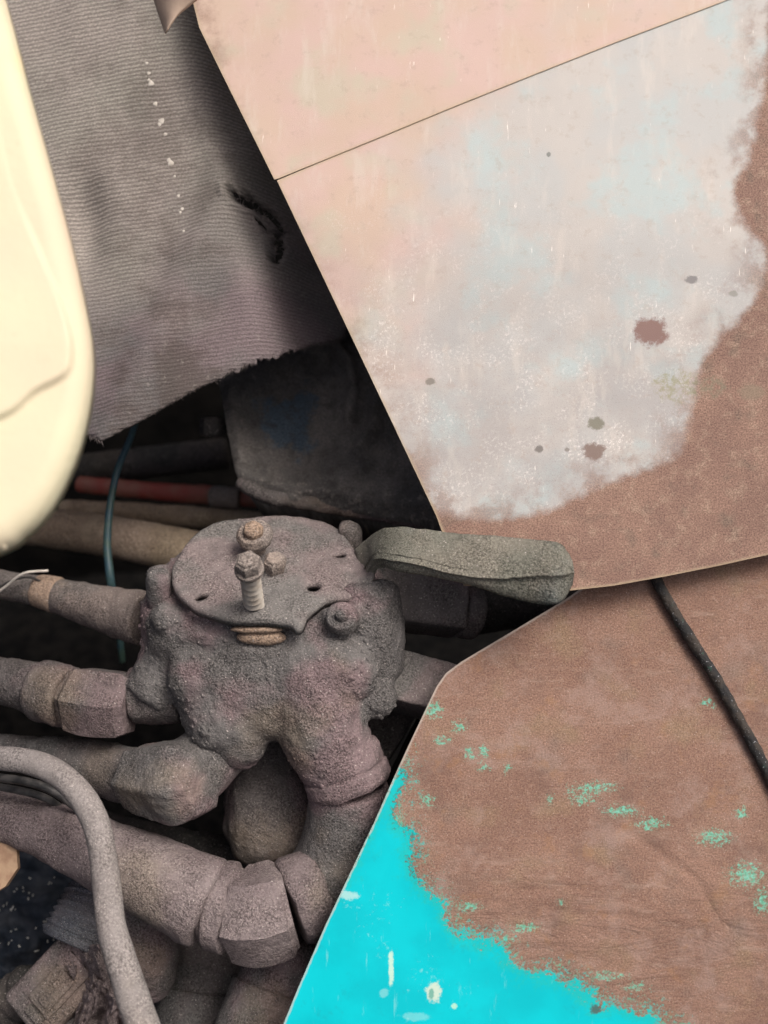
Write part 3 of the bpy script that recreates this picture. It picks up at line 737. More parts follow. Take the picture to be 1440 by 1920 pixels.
D0 = P(505, 1120, .70)
k = S(.66)
prims = [loft(P(508, 1150, .688), UPV, [(-.030, 200 * k, .040, 0), (-.020, 228 * k, .050, 0), (.0, 238 * k, .054, 0), (.030, 236 * k, .054, .0), (.046, 222 * k, .050, .0), (.060, 185 * k, .040, .002), (.068, 150 * k, .03, .004)], p=3.6),
         sweep_mesh([(688, 1112, .662, 64), (690, 1180, .662, 68), (692, 1250, .668, 66)], step=.004, cap=.35), sphere_mesh(662, 1135, .662, 62, 40, 45),
         sweep_mesh([(318, 1140, .670, 54), (318, 1220, .675, 52)], step=.004, cap=.35),
         sphere_mesh(490, 1225, .640, 78, 34, 28), sphere_mesh(640, 1160, .637, 40, 26, 22), sphere_mesh(312, 1160, .645, 30, 26, 26),
         sphere_mesh(600, 1260, .640, 110, 70, 45), sphere_mesh(420, 1270, .648, 110, 70, 45), sphere_mesh(700, 1300, .655, 46, 46, 40), sphere_mesh(500, 1290, .646, 150, 92, 50), sphere_mesh(520, 1340, .655, 90, 50, 40),
         sweep_mesh([(415, 1270, .670, 92), (432, 1350, .658, 84), (444, 1392, .656, 62), (436, 1420, .656, 40)], step=.004),
         sweep_mesh([(470, 1300, .662, 60), (490, 1360, .66, 30)], step=.004),
         sweep_mesh([(590, 1280, .66, 110), (606, 1360, .650, 84), (636, 1430, .650, 76)], step=.004),
         sweep_mesh([(300, 1070, .672, 25), (304, 1130, .668, 27)], step=.004, cap=.4),
         sweep_mesh([(330, 1225, .675, 62), (285, 1300, .672, 54)], step=.004)]
co, no, Fo = remeshed(prims, .0021, 9)
co = crust(co, no, .0012, 3, .0011)
obj('valve_body', co, Fo, M['grime_body'], valve)

# plate with lobes, slots and a notch
plate_out = smooth_poly([(322, 1080), (323, 1060), (336, 1035), (360, 1005), (385, 985), (425, 971), (480, 965), (540, 963), (578, 966), (612, 977), (640, 995), (656, 1018), (668, 1034, 1), (700, 1036, 1), (704, 1070, 1), (700, 1092), (690, 1110, 1), (665, 1118), (632, 1119), (609, 1126), (590, 1138), (577, 1152), (568, 1172), (556, 1177), (541, 1166), (510, 1163), (478, 1163), (441, 1161), (403, 1152), (364, 1137), (338, 1115), (325, 1096)], 5)
def ell(x, y, rx, ry, rot=0, n=18):
    return [(x + rx * math.cos(a) * math.cos(rot) - ry * math.sin(a) * math.sin(rot), y + rx * math.cos(a) * math.sin(rot) + ry * math.sin(a) * math.cos(rot)) for a in [2 * math.pi * i / n for i in range(n)]]
holes = [ell(377, 1118, 15, 6.5, -.25), ell(588, 1102, 14, 8, -.1), ell(636, 1043, 14, 5, -.1)]
def warp_plate(X, Y, W):
    d = seg_dist(X, Y, plate_out); w = .0012 * fbm(W, 40, 3, 31) + .0006 * fbm(W, 190, 2, 35)
    w = w - .0016 * (1 - np.clip(d / 7, 0, 1)) ** 2
    w = w + .006 * np.clip((X - 660) / 40, 0, 1) ** 2
    for (x, y) in [(475, 1020), (475, 1140), (513, 1068)]: w = w + .002 * np.exp(-((X - x) ** 2 + ((Y - y) * 1.6) ** 2) / 30 ** 2)
    return w
V, Fc, X, Y, pcx = sheet_mesh(plate_out, P_PL, N_PL, .0048, 4.5, holes=holes, warp=warp_plate, edge_sp=4)
M['plate'] = grime('dust_on_plate', (.165, .158, .150), (.205, .170, .165), (.21, .20, .165), .8, .5)
plate = obj('top_plate', V, Fc, M['plate'], valve)

# lever arm: bent strap growing out of the plate
def lrow(xb, yb, xf, yf, xl, yl, d, rise=.016):
    """back edge, fold and lower lip of the strap at one station"""
    out = [(xb, yb, d + rise)]
    for t in (.33, .66, .93): out.append((xb + (xf - xb) * t, yb + (yf - yb) * t, d + rise * (1 - t) - .001))
    out.append((xf, yf, d - .001))
    for t in (.15, .6): out.append((xf + (xl - xf) * t, yf + (yl - yf) * t, d + .001 + .003 * t))
    out.append((xl, yl, d + .006)); return out
prof_rows = [lrow(664, 1030, 682, 1086, 690, 1108, .662, .012), lrow(682, 1014, 694, 1062, 701, 1082, .648, .018), lrow(702, 999, 704, 1048, 712, 1064, .634, .022), lrow(740, 988, 738, 1052, 742, 1070, .618, .022),
    lrow(790, 991, 790, 1062, 792, 1079, .612), lrow(840, 997, 838, 1074, 840, 1088, .606), lrow(890, 1002, 890, 1082, 890, 1100, .601), lrow(946, 1007, 946, 1085, 946, 1117, .597),
    lrow(1000, 1011, 1000, 1082, 1000, 1131, .593), lrow(1034, 1014, 1036, 1079, 1034, 1134, .590), lrow(1056, 1023, 1062, 1076, 1056, 1126, .591), lrow(1070, 1040, 1077, 1072, 1074, 1098, .594, .02)]
NR = 14; rowsD = []
for r in prof_rows: rowsD.append(catmull(r, 3))
rowsD = np.array(rowsD)                       # rows x cols x 3
cols_n = rowsD.shape[1]
full = np.stack([np.array(catmull(list(rowsD[:, j]), 8)) for j in range(cols_n)], 1)
nR = full.shape[0]
LV = [tuple(P(*full[i, j])) for i in range(nR) for j in range(cols_n)]
LV = np.array(LV); nrm_off = []
G = LV.reshape(nR, cols_n, 3)
du = np.gradient(G, axis=0); dv = np.gradient(G, axis=1); nr = np.cross(du, dv); nr /= np.linalg.norm(nr, axis=2)[:, :, None]
if (nr.reshape(-1, 3).mean(0) @ np.array(cam2w((0, 0, 1)))) < 0: nr = -nr
back = (G - nr * .0045).reshape(-1, 3)
VV = np.r_[LV, back]; n0 = nR * cols_n; LF = []
for i in range(nR - 1):
    for j in range(cols_n - 1):
        a = i * cols_n + j; q = (a, a + 1, a + cols_n + 1, a + cols_n); LF += [q, tuple(x + n0 for x in q[::-1])]
bd = [j for j in range(cols_n)] + [i * cols_n + cols_n - 1 for i in range(1, nR)] + [(nR - 1) * cols_n + j for j in range(cols_n - 2, -1, -1)] + [i * cols_n for i in range(nR - 2, 0, -1)]
for a, b in zip(bd, bd[1:] + bd[:1]): LF.append((a, b, b + n0, a + n0))
co, Fo = jitter(VV, .0006, 90, 13), LF
tag(obj('lever_arm', co, Fo, M['lever'], valve), label='bent flat lever arm with rolled lower edge')

# bolts standing on the plate
def threaded(name, pts, mat, root, turns):
    prof = []
    for i in range(turns * 2 + 1): prof.append((i / (turns * 2), 1.0 if i % 2 else .74))
    return tube(name, pts, mat, root, amp=.0001, nseg=28, prof=prof, cap=.12, step=.02, sharp_deg=20)
def nut(name, pts, mat, root, rot=0, **kw):
    kw = {'prof': [(0, .86), (.04, .88), (.12, .99), (.9, 1), (.97, .92), (1, .9)], 'cap': .06, 'amp': .0004, **kw}
    return tube(name, pts, mat, root, hexa=1, nseg=48, rot=rot * math.pi / 24, sharp_deg=24, nscale=60, **kw)
def pl_depth(x, y): 
    l = ROT.transposed() @ (on_plane(x, y, P_PL, N_PL) - CAM); return -l.z
M['thread_steel'] = plain('dusty_thread', (.42, .39, .34), (.34, .30, .25), 150, .7, .0002, 500)
db = pl_depth(476, 1136)
bolt = bpy.data.objects.new('bolt', None); COL.objects.link(bolt); bolt.parent = valve
tag(bolt, label='threaded bolt standing proud at the front of the plate')
threaded('bolt_shaft', [(477, 1140, db, 20), (472, 1104, db - .019, 20), (468, 1068, db - .036, 20)], M['thread_steel'], bolt, 8)
tube('bolt_flange', [(468, 1069, db - .036, 28), (467, 1065, db - .038, 28)], M['bolt_steel'], bolt, amp=.0003, cap=.08)
nut('bolt_head', [(466, 1064, db - .038, 24), (464, 1054, db - .043, 24), (463, 1050, db - .045, 21)], M['bolt_steel'], bolt, rot=1, amp=.0006, cap=.25)
da = pl_depth(476, 1032)
bolt2 = bpy.data.objects.new('bolt', None); COL.objects.link(bolt2); bolt2.parent = valve
tag(bolt2, label='flanged bolt at the back of the plate')
tube('bolt_shank', [(484, 1036, da, 15), (481, 1020, da - .006, 17), (479, 1010, da - .010, 25)], M['bolt_steel'], bolt2, amp=.0004, cap=.1)
tube('bolt_flange', [(478, 1009, da - .011, 32), (477, 1003, da - .014, 34), (476, 999, da - .016, 31)], M['bolt_steel'], bolt2, amp=.0005, cap=.15)
tube('bolt_head', [(476, 1000, da - .016, 21), (475, 993, da - .020, 19)], M['tan_rust'], bolt2, amp=.0003, cap=.3, hexa=.6)
dc = pl_depth(514, 1066)
nut('hex_nut', [(513, 1066, dc - .001, 22), (514, 1055, dc - .007, 22), (514, 1048, dc - .010, 19)], M['bolt_steel'], valve, rot=2, amp=.0006, cap=.3)
# slotted plug below the plate
vv, ff = sphere_mesh(490, 1195, .632, 47, 15, 16, 32); obj('slotted_plug', jitter(vv, .0006, 120, 5), ff, M['tan_rust'], valve)
vv, ff = sphere_mesh(480, 1180, .628, 50, 8, 14, 32); vv[:, 2] += 0; obj('plug_lip', jitter(vv, .0005, 120, 6), ff, M['tan_rust'], valve)
# square-headed bolt on the left shoulder and a small one behind the plate
tube('shoulder_bolt', [(299, 1128, .660, 24), (297, 1092, .652, 23), (296, 1080, .649, 21)], M['grime_body'], valve, amp=.0005, cap=.35)
tube('rear_bolt', [(658, 1020, .70, 24), (656, 1002, .695, 24), (655, 990, .692, 20)], M['grime_pipe'], valve, amp=.0006, cap=.4, hexa=.6)
tube('grease_nipple', [(642, 1162, .634, 33), (641, 1156, .630, 30)], M['grime_body'], valve, amp=.0006, cap=.2)
tube('nipple_tip', [(641, 1156, .628, 13), (640, 1151, .625, 11)], M['grime_body'], valve, amp=.0003, cap=.5)

def oriented_box(c, ux, uy, uz, sx, sy, sz, bevel, seg=3):
    bm = bmesh.new(); bmesh.ops.create_cube(bm, size=1)
    for v in bm.verts: v.co = Vector((v.co.x * sx, v.co.y * sy, v.co.z * sz))
    bmesh.ops.bevel(bm, geom=list(bm.edges), offset=bevel, segments=seg, affect='EDGES', profile=.5)
    V = [c + ux * v.co.x + uy * v.co.y + uz * v.co.z for v in bm.verts]; bm.verts.index_update()
    F = [tuple(v.index for v in f.verts) for f in bm.faces]; bm.free()
    return np.array([tuple(v) for v in V]), F
def bar(name, p, q, w, hgt, roll, bevel, mat, root, amp=.0005, cuts=0):
    """rectangular bar from p to q"""
    p, q = P(*p), P(*q); ax = (q - p); L = ax.length; ax.normalize()
    u = cam2w((0, math.cos(roll), math.sin(roll))); u = (u - ax * u.dot(ax)).normalized(); w_ = ax.cross(u)
    V, F = oriented_box((p + q) / 2, ax, u, w_, L, hgt, w, bevel, 3)
    me_bm = bmesh.new(); vs = [me_bm.verts.new(tuple(v)) for v in V]
    for f_ in F: me_bm.faces.new([vs[i] for i in f_])
    bmesh.ops.subdivide_edges(me_bm, edges=[e for e in me_bm.edges if e.calc_length() > .008], cuts=14, use_grid_fill=True)
    me_bm.verts.index_update(); V = np.array([tuple(v.co) for v in me_bm.verts]); F = [tuple(v.index for v in f_.verts) for f_ in me_bm.faces]; me_bm.free()
    return sharp(obj(name, jitter(V, amp, 100, 3), F, mat, root), 45)
# ports and fittings screwed into the valve
def fitting(label, name='port_fitting', base=valve):
    o = bpy.data.objects.new(name, None); COL.objects.link(o); o.parent = base; tag(o, label=label); return o
# caked clumps of dirt stuck to the body and plate
rs = np.random.RandomState(5); GV, GF = [], []
bo = bpy.data.objects['valve_body']; bl = root_loc(valve)
nv = len(bo.data.vertices); no_ = np.empty(nv * 3); bo.data.vertices.foreach_get('normal', no_); no_ = no_.reshape(-1, 3)
co_ = np.empty(nv * 3); bo.data.vertices.foreach_get('co', co_); co_ = co_.reshape(-1, 3) + np.array(bl)
tocam = np.array(cam2w((0, 0, 1))); front = np.where(no_ @ tocam > .15)[0]
msk = fbm(co_[front], 40, 2, 77) > -.1; front = front[msk]
for i in rs.choice(front, 700, replace=False):
    r_ = rs.uniform(.0006, .0019) * (1.7 if rs.rand() < .06 else 1)
    v_, f_ = blob_verts(Vector(co_[i]) - Vector(no_[i]) * r_ * .2, r_, no_[i], rs.uniform(.4, .9), rs.randint(9), rings=2, seg=6)
    b_ = len(GV); GV += v_; GF += [tuple(b_ + q for q in ff_) for ff_ in f_]
tag(obj('caked_clumps', np.array([tuple(v) for v in GV]), GF, M['grime_body'], valve), kind='stuff')
f = fitting('lower right outlet elbow with collar ring')
tube('collar', [(634, 1408, .652, 78), (656, 1475, .652, 79)], M['grime_body'], f, prof=[(0, .96), (.12, 1.0), (.5, 1.02), (.55, .95), (.6, 1.04), (.92, 1.04), (1, .97)], cap=.08, amp=.0009)
co, no, Fo = remeshed([sweep_mesh([(655, 1478, .656, 77), (655, 1530, .660, 80), (640, 1600, .664, 84), (612, 1655, .662, 82), (585, 1680, .66, 80)], step=.003, cap=.1), sphere_mesh(625, 1640, .665, 80, 84, 75)], .002, 4)
obj('elbow', crust(co, no, .0011, 41, .0005), Fo, M['grime_body'], f)
tube('collar', [(600, 1664, .652, 76), (549, 1690, .646, 84)], M['grime_hose'], f, prof=[(0, .96), (.1, 1.0), (.9, 1.0), (1, .95)], cap=.08, amp=.0009)
f = fitting('square bar fitting pointing right, lower')
bar('square_bar', (690, 1262, .690), (920, 1326, .700), .045, .034, -.35, .002, M['plate'], f)
f = fitting('dark hex fitting pointing right behind the lever')
bar('hex_bar', (700, 1120, .712), (864, 1142, .722), .045, .036, -.3, .003, M['grime'], f)
tube('ring', [(866, 1146, .721, 50), (886, 1150, .724, 50)], M['grime'], f, amp=.0004, cap=.15)
f = fitting('left middle outlet with hex nut')
tube('port_stub', [(330, 1295, .680, 60), (285, 1300, .680, 57), (252, 1304, .680, 52)], M['grime'], f, amp=.0008, cap=.1, hexa=.3)
f = fitting('lower left outlet nut with chamfered end')
co, no, Fo = remeshed([sweep_mesh([(258, 1456, .660, 62), (300, 1462, .650, 72), (345, 1466, .640, 80), (376, 1466, .634, 64)], step=.003, cap=.2, hexa=1, nseg=48, rot=math.pi / 6), sweep_mesh([(420, 1390, .665, 60), (366, 1446, .655, 66)], step=.003, cap=.3)], .0016, 1)
obj('elbow_nut', crust(co, no, .0009, 47, .0005), Fo, M['grime_body'], f)

# ================================================================ HOSES
def hose_root(name, label, cat, x, y, d, group=None): return thing(name, label, cat, P(x, y, d), group)
GH = 'hydraulic hoses joined to the valve'
h = hose_root('hydraulic_hose', 'thick pinkish dusty hose with crimped end and hex nut crossing the bottom left', 'hose', 250, 1700, .66, GH)
tube('hose_tube', [(-120, 1500, .685, 38), (0, 1527, .675, 42), (90, 1558, .665, 52), (200, 1606, .655, 66), (300, 1652, .646, 76), (384, 1692, .640, 84)], M['grime_hose'], h, amp=.0011, cap=.15, nscale=70)
tube('crimp_collar', [(392, 1694, .644, 78), (440, 1702, .642, 84)], M['grime_hose'], h, prof=[(0, .86), (.05, .87), (.16, 1), (.85, 1), (.95, .9), (1, .88)], amp=.0008, cap=.1, nscale=80)
nut('hex_nut', [(440, 1710, .641, 82), (486, 1714, .637, 88), (538, 1698, .640, 84)], M['grime_hose'], h, rot=3)
h = hose_root('hydraulic_hose', 'blurred grey hose with tan worn end entering the valve on its upper left', 'hose', 80, 1140, .74, GH)
tube('hose_tube', [(-60, 1085, .76, 26), (80, 1110, .745, 29), (200, 1143, .725, 44), (272, 1160, .71, 52)], M['grime_pipe'], h, cap=.1, amp=.0006)
tube('worn_sleeve', [(74, 1107, .744, 31), (104, 1116, .741, 34)], M['tan_rust'], h, cap=.2, amp=.0006)
h = hose_root('hydraulic_hose', 'grey stepped hose fitting with hex nut at the left middle', 'hose', 100, 1350, .70, GH)
tube('hose_tube', [(-80, 1262, .715, 38), (0, 1275, .705, 42), (60, 1288, .698, 48), (130, 1308, .69, 54)], M['grime'], h, cap=.1, amp=.0008)
tube('collar', [(78, 1293, .694, 57), (122, 1306, .688, 58)], M['grime'], h, cap=.15, amp=.0008)
nut('hex_nut', [(134, 1308, .684, 62), (190, 1318, .678, 66), (244, 1322, .676, 62)], M['grime'], h, rot=5)
h = hose_root('hydraulic_hose', 'dark grey pipe below the hex nut leading to the chamfered outlet', 'hose', 150, 1480, .70, GH)
tube('hose_tube', [(-60, 1398, .725, 26), (60, 1412, .71, 32), (130, 1425, .70, 42), (200, 1442, .69, 50), (275, 1462, .675, 54)], M['hose_dark'], h, cap=.1, amp=.0008)
h = hose_root('thin_hose', 'thin pale grey hose arching over the thick hose at the bottom left', 'hose', 270, 1920, .58)
tube('hose_tube', [(-90, 1432, .63, 22), (0, 1421, .62, 22), (80, 1436, .612, 24), (140, 1478, .604, 25), (180, 1545, .597, 25), (198, 1640, .59, 26), (210, 1740, .58, 27), (236, 1830, .572, 29), (270, 1930, .565, 31), (310, 2030, .56, 32)], M['pale_hose'], h, amp=.0004, nseg=28, nscale=60)
for nm, lab, pts in [('cable', 'upper black cable under the arch of the thin hose', [(-60, 1452, .66, 8), (0, 1458, .655, 8), (60, 1468, .65, 8), (110, 1490, .65, 8), (160, 1530, .66, 8), (210, 1600, .70, 8)]),
                     ('cable', 'lower black cable under the arch of the thin hose', [(-60, 1470, .67, 7), (0, 1476, .665, 7), (60, 1488, .66, 7), (110, 1512, .665, 7), (150, 1560, .70, 7)])]:
    tag(tube(nm, pts, M['black_wire'], nseg=14, amp=.0002), lab, 'cable', 'black cables beside the thin hose')
h = hose_root('hydraulic_hose', 'short purplish hose running down from the hex nut beside the cyan corner', 'hose', 480, 1930, .68, GH)
tube('hose_tube', [(540, 1770, .69, 66), (515, 1840, .685, 68), (486, 1930, .675, 70), (460, 2010, .67, 72)], M['grime_body'], h, amp=.0009)
tube('collar', [(508, 1858, .682, 76), (478, 1950, .672, 82), (455, 2010, .67, 82)], M['grime_body'], h, amp=.0009, cap=.1)
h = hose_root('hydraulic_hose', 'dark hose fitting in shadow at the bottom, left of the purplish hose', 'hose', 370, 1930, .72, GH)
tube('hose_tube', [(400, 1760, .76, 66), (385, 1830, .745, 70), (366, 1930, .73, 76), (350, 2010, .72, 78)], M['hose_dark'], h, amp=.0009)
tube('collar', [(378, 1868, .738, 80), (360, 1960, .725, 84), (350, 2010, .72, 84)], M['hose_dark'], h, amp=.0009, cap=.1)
h = hose_root('rubber_boot', 'dark cone-shaped rubber boot behind the two valve legs', 'boot', 510, 1590, .74)
co, no, Fo = remeshed([sweep_mesh([(492, 1350, .74, 52), (498, 1430, .73, 70), (512, 1520, .715, 92), (520, 1570, .71, 88)], step=.004, cap=.5)], .0025, 3)
obj('boot_shell', crust(co, no, .0014, 60, .0004), Fo, M['grime'], h)
tube('drain_stem', [(452, 1530, .72, 17), (455, 1580, .72, 15), (462, 1625, .72, 14)], M['grime_dark'], h, amp=.001)
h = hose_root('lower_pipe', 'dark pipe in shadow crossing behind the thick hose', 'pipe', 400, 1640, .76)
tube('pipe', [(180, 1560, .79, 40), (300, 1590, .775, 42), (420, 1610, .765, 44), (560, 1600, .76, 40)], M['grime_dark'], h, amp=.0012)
# things in the gap to the right, under the valve
h = hose_root('side_bracket', 'grey dusty bracket below the right fitting, beside the rusty panel edge', 'bracket', 720, 1480, .73)
V, Fc, X, Y, _ = sheet_mesh([(640, 1320), (790, 1310), (772, 1350), (700, 1470), (640, 1480)], P(710, 1400, .725), cam2w((-.1, .3, .95)).normalized(), .012, 12, warp=lambda X, Y, W: .002 * fbm(W, 60, 3, 3))
obj('plate', V, Fc, M['hose_dark'], h)
tube('rod', [(800, 1330, .715, 10), (765, 1400, .71, 10), (715, 1500, .70, 10), (690, 1560, .70, 10)], M['bay'], h, amp=.0003, nseg=16)
h = hose_root('right_pipe', 'dim olive pipe behind the lever arm running right', 'pipe', 950, 1180, .76)
tube('pipe', [(880, 1150, .745, 42), (960, 1140, .765, 40), (1100, 1120, .79, 40)], M['grime_dark'], h, amp=.0006)

# ================================================================ BACKGROUND MACHINERY
# dark housing with blue patch
N_HB = cam2w((-.10, .30, .95)).normalized(); P_HB = P(600, 830, .775)
hb_out = smooth_poly([(360, 520, 1), (414, 735), (432, 820), (447, 895), (470, 922), (560, 944), (700, 966), (840, 984, 1), (900, 900, 1), (780, 480, 1)], 5)
ridges = [[(668, 600), (700, 660), (712, 730), (700, 800), (672, 850)], [(628, 640), (655, 690), (664, 745), (655, 800)]]
def warp_hb(X, Y, W):
    w = .0085 * fbm(W, 24, 4, 77) + .0030 * np.abs(fbm(W, 75, 3, 78))
    for l in ridges: w = w + .013 * np.exp(-(seg_dist(X, Y, l, False) / 11) ** 2)
    w = w + .005 * np.exp(-(seg_dist(X, Y, [(432, 735), (462, 890), (520, 915), (840, 960)], False) / 7) ** 2)
    w = w + .008 * np.exp(-((X - 572) ** 2 + (Y - 890) ** 2) / 14 ** 2) - .008 * np.exp(-((X - 572) ** 2 + (Y - 890) ** 2) / 6 ** 2) + .008 * np.exp(-((X - 690) ** 2 + (Y - 870) ** 2) / 18 ** 2)
    return w
V, Fc, X, Y, pcx = sheet_mesh(hb_out, P_HB, N_HB, .10, 7, warp=warp_hb)
gb = thing('grimy_housing', 'dark grimy cast housing with dull blue smear behind the flap and panel', 'housing', P(620, 960, .80))
blue = np.maximum(.9 - np.hypot((X - 540) / 75, (Y - 790) / 70), -.6)
band = np.clip((Y - 880 - .05 * (X - 500)) / 40, .25, 1)
obj('cast_shell', V, Fc, M['housing'], gb, smooth=True, attrs={'pc': pcx, 'blue': blue, 'band': band})
tube('shell_flange', [(450, 905, .768, 13), (500, 930, .764, 14), (600, 948, .762, 14), (720, 966, .762, 14), (850, 984, .765, 14)], M['grime'], gb, amp=.001, nseg=20)
tube('side_nut', [(398, 790, .80, 24), (398, 812, .80, 24)], M['grime_dark'], gb, hexa=.8, amp=.0005)
GB = 'blurred pipes lying behind the valve'
for nm, lab, mat, pts in [
    ('red_pipe', 'blurred red pipe with pale end, highest of the pipes behind the plate', M['red_tube'], [(150, 908, .93, 15), (300, 922, .92, 17), (420, 930, .91, 18), (520, 938, .90, 16)]),
    ('background_pipe', 'blurred thin tan pipe just under the red pipe', M['tan_pipe'], [(120, 955, .92, 18), (260, 962, .91, 20), (400, 972, .90, 20), (560, 985, .90, 18)]),
    ('background_pipe', 'blurred thick brown pipe passing behind the blue-green wire', M['tan_pipe'], [(-60, 980, .90, 34), (90, 990, .88, 36), (230, 1010, .86, 40), (400, 1045, .84, 44), (520, 1070, .83, 44)]),
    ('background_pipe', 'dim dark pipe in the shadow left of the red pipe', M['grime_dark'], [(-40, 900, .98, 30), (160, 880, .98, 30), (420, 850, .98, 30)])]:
    tag(tube(nm, pts, mat, amp=.0005, nseg=28), lab, 'pipe', GB if nm == 'background_pipe' else None)
tag(tube('pale_sleeve', [(400, 930, .905, 20), (446, 934, .902, 20)], M['bolt_steel'], amp=.0004), 'pale sleeve clipped on the end of the red pipe', 'sleeve')
tag(tube('wire', [(262, 770, .80, 6), (243, 825, .79, 6), (221, 880, .78, 6.5), (206, 950, .775, 7), (201, 1020, .77, 7.5), (207, 1085, .765, 8), (214, 1130, .775, 8), (222, 1180, .79, 7), (230, 1240, .80, 6)], M['wire_blue'], nseg=14, amp=.0002), 'thin blue-green wire hanging down below the fabric flap', 'wire')
tag(tube('wire', [(-30, 1130, .735, 2.5), (10, 1100, .73, 2.5), (45, 1075, .725, 2.5), (90, 1070, .73, 2.5)], M['drip'], nseg=8, amp=.0001), 'fine pale stray wire curling at the left edge above the worn hose', 'wire')
tag(tube('wire', [(-30, 1122, .74, 2.2), (12, 1093, .735, 2.2), (50, 1082, .73, 2.2), (76, 1090, .735, 2.2)], M['black_wire'], nseg=8, amp=.0001), 'fine dark stray wire under the pale one at the left edge', 'wire')

# ================================================================ BOTTOM-LEFT CLUTTER
# electrical plug
ca = math.radians(48)
plug_z = cam2w((-.1, .25, .96)).normalized(); plug_y = (cam2w((math.cos(ca), math.sin(ca), 0)) - plug_z * cam2w((math.cos(ca), math.sin(ca), 0)).dot(plug_z)).normalized(); plug_x = plug_y.cross(plug_z)
cn = thing('electrical_plug', 'dusty grey electrical plug with rectangular latch outline in the bottom left corner', 'plug', P(110, 1900, .70))
pcn = P(112, 1845, .685); kk = S(.685)
def pbox(name, ox, oy, oz, sx, sy, sz, bev, mat):
    V, F = oriented_box(pcn + plug_x * ox * kk + plug_y * oy * kk + plug_z * oz * kk, plug_x, plug_y, plug_z, sx * kk, sy * kk, sz * kk, bev * kk)
    o = obj(name, V, F, mat, cn, smooth=True); sharp(o, 40); return o
pbox('plug_body', 0, 0, -10, 118, 170, 70, 12, M['grime'])
pbox('latch_plate', 6, 10, 27, 58, 110, 9, 2.5, M['grime'])
pbox('latch_tongue', 10, 2, 34, 30, 70, 7, 2.5, M['grime'])
pbox('latch_tip', 10, -56, 30, 40, 16, 12, 3, M['hose_dark'])
pbox('plug_neck', 5, 108, -14, 96, 50, 50, 14, M['hose_dark'])
M['bluish'] = grime('bluish_grey_dust', (.085, .092, .112), (.11, .105, .12), (.13, .14, .14), .8, .4)
# corrugated bluish sleeve above the plug
pr = [(i / 24, 1.0 if i % 2 else .90) for i in range(25)]
sl_ = thing('corrugated_sleeve', 'bluish grey corrugated cable sleeve above the plug under the thick hose', 'sleeve', P(150, 1760, .70))
tube('sleeve_tube', [(206, 1630, .72, 48), (170, 1710, .70, 66), (142, 1768, .69, 72)], M['bluish'], sl_, prof=pr, amp=.0006, cap=.1, step=.006)
rt = thing('rubber_sleeve', 'dusty dark rubber sleeve right of the thin hose at the bottom', 'sleeve', P(260, 1860, .70))
tube('sleeve_tube', [(240, 1660, .71, 60), (262, 1740, .70, 66), (275, 1790, .70, 62), (282, 1850, .705, 44)], M['grime'], rt, amp=.0012, cap=.5, nscale=60, prof=[(0, 1), (.42, 1), (.46, .9), (.52, 1.04), (.95, 1), (1, .9)])
for i_, (a_, b_, lab_) in enumerate([((-60, 1935, .735, 40), (62, 1850, .72, 46), 'dim dusty ribbed cable end filling the very bottom left corner'), ((40, 1990, .70, 40), (140, 1905, .69, 34), 'short dusty cable stub below the electrical plug at the bottom edge')]):
    q_ = thing('cable_stub', lab_, 'cable', P(*a_[:3])); mid_ = tuple((a_[j] + b_[j]) / 2 + (8, -6, 0, 3)[j] for j in range(4))
    tube('stub', [a_, mid_, b_], M['grime_dark' if i_ == 0 else 'grime'], q_, amp=.0010, prof=[(i / 14, 1.0 if i % 2 else .9) for i in range(15)], cap=.3)
# crumpled strap
rg = thing('crumpled_strap', 'crumpled grey dusty strap beside the electrical plug', 'strap', P(190, 1920, .67))
U, W = np.meshgrid(np.linspace(0, 1, 70), np.linspace(0, 1, 60)); U = U.ravel(); W = W.ravel()
xx = 128 + 110 * U + 30 * (W - .3) + 14 * np.sin(W * 5); yy = 1800 + 190 * W - 26 * np.sin(U * 3.1)
q = np.stack([U * 4, W * 5, U * 0], 1)
dd = .668 + .010 * np.sin(U * 9 + W * 5) + .014 * fbm(q, 1.2, 3, 5) + .006 * fbm(q, 5, 2, 6)
V = np.array([tuple(P(a, b, d_)) for a, b, d_ in zip(xx, yy, dd)])
F = [(j * 70 + i, j * 70 + i + 1, (j + 1) * 70 + i + 1, (j + 1) * 70 + i) for j in range(59) for i in range(69)]
bk = V - np.array(cam2w((0, 0, 1))) * .003
n0 = len(V); F2 = F + [tuple(i + n0 for i in f[::-1]) for f in F]
bd = list(range(70)) + [j * 70 + 69 for j in range(1, 60)] + [59 * 70 + i for i in range(68, -1, -1)] + [j * 70 for j in range(58, 0, -1)]
for a, b in zip(bd, bd[1:] + bd[:1]): F2.append((a, b, b + n0, a + n0))
obj('strap_cloth', np.r_[V, bk], F2, M['grime_hose'], rg)
# orange rusty corner at the far left
V, Fc, X, Y, _ = sheet_mesh([(-80, 1560), (12, 1578), (31, 1592), (33, 1628), (10, 1662), (-80, 1720)], P(0, 1620, .66), cam2w((.05, .3, .95)).normalized(), .006, 8)
tag(obj('steel_corner', V, Fc, M['orange'], None, smooth=False), 'small orange-brown rusty steel corner poking in at the left edge', 'steel plate')
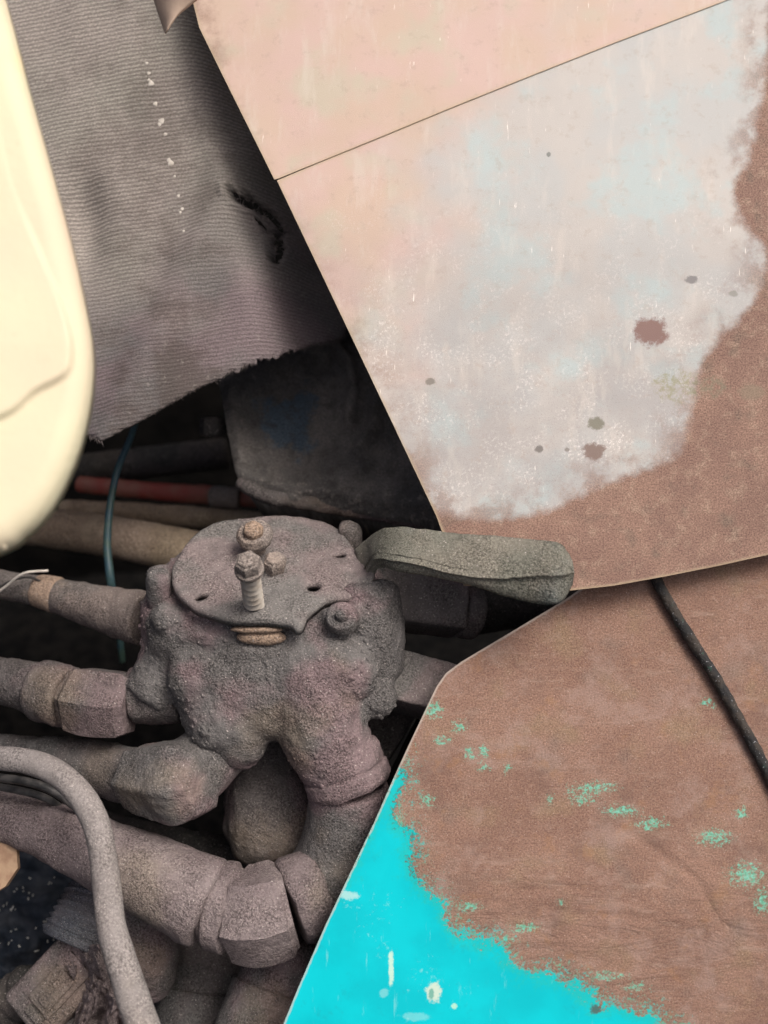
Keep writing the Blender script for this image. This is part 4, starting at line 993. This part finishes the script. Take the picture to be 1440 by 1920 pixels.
# dark navy heap and pale chips
U, W = np.meshgrid(np.linspace(0, 1, 80), np.linspace(0, 1, 80)); U = U.ravel(); W = W.ravel()
q = np.stack([U * 4, W * 5, U * 0], 1)
xx = -120 + 420 * U; yy = 1600 + 440 * W; dd = .80 - .05 * W + .012 * fbm(q, 2, 4, 15)
V = np.array([tuple(P(a, b, d_)) for a, b, d_ in zip(xx, yy, dd)]); F = [(j * 80 + i, j * 80 + i + 1, (j + 1) * 80 + i + 1, (j + 1) * 80 + i) for j in range(79) for i in range(79)]
n0 = len(V); bk = V - np.array(cam2w((0, 0, 1))) * .02
bd = list(range(80)) + [j * 80 + 79 for j in range(1, 80)] + [79 * 80 + i for i in range(78, -1, -1)] + [j * 80 for j in range(78, 0, -1)]
F2 = F + [tuple(i + n0 for i in f[::-1]) for f in F]
for a, b in zip(bd, bd[1:] + bd[:1]): F2.append((a, b, b + n0, a + n0))
tag(obj('dirt_tray', np.r_[V, bk], F2, M['navy']), 'dark oily navy tray floor full of debris at the bottom left', 'tray')
CV, CF = [], []
for i in range(170):
    u = random.random() * .62; w = random.random() ** .8 * .95 + .05
    x = -120 + 420 * u; yv = 1600 + 440 * w
    if yv < 1640: continue
    d_ = .80 - .05 * w - .012
    c_ = P(x, yv, d_); L = random.uniform(.0003, .0011) * (2.2 if random.random() < .08 else 1); a = random.uniform(0, 6.28)
    dx = cam2w((math.cos(a), math.sin(a), random.uniform(-.3, .3))) * L; dy = cam2w((-math.sin(a), math.cos(a), .2)) * random.uniform(.0003, .0006); dz = cam2w((0, 0, 1)) * .0005
    b = len(CV); CV += [c_ - dx - dy - dz, c_ + dx - dy - dz, c_ + dx + dy - dz, c_ - dx + dy - dz, c_ - dx * .7 - dy * .7 + dz, c_ + dx * .7 - dy * .7 + dz, c_ + dx * .7 + dy * .7 + dz, c_ - dx * .7 + dy * .7 + dz]
    CF += [tuple(b + k_ for k_ in f) for f in box_faces()]
tag(obj('debris_chips', np.array([tuple(v) for v in CV]), CF, M['chip'], smooth=False), 'scattered small pale chips and fibres on the dark tray', 'debris', kind='stuff')
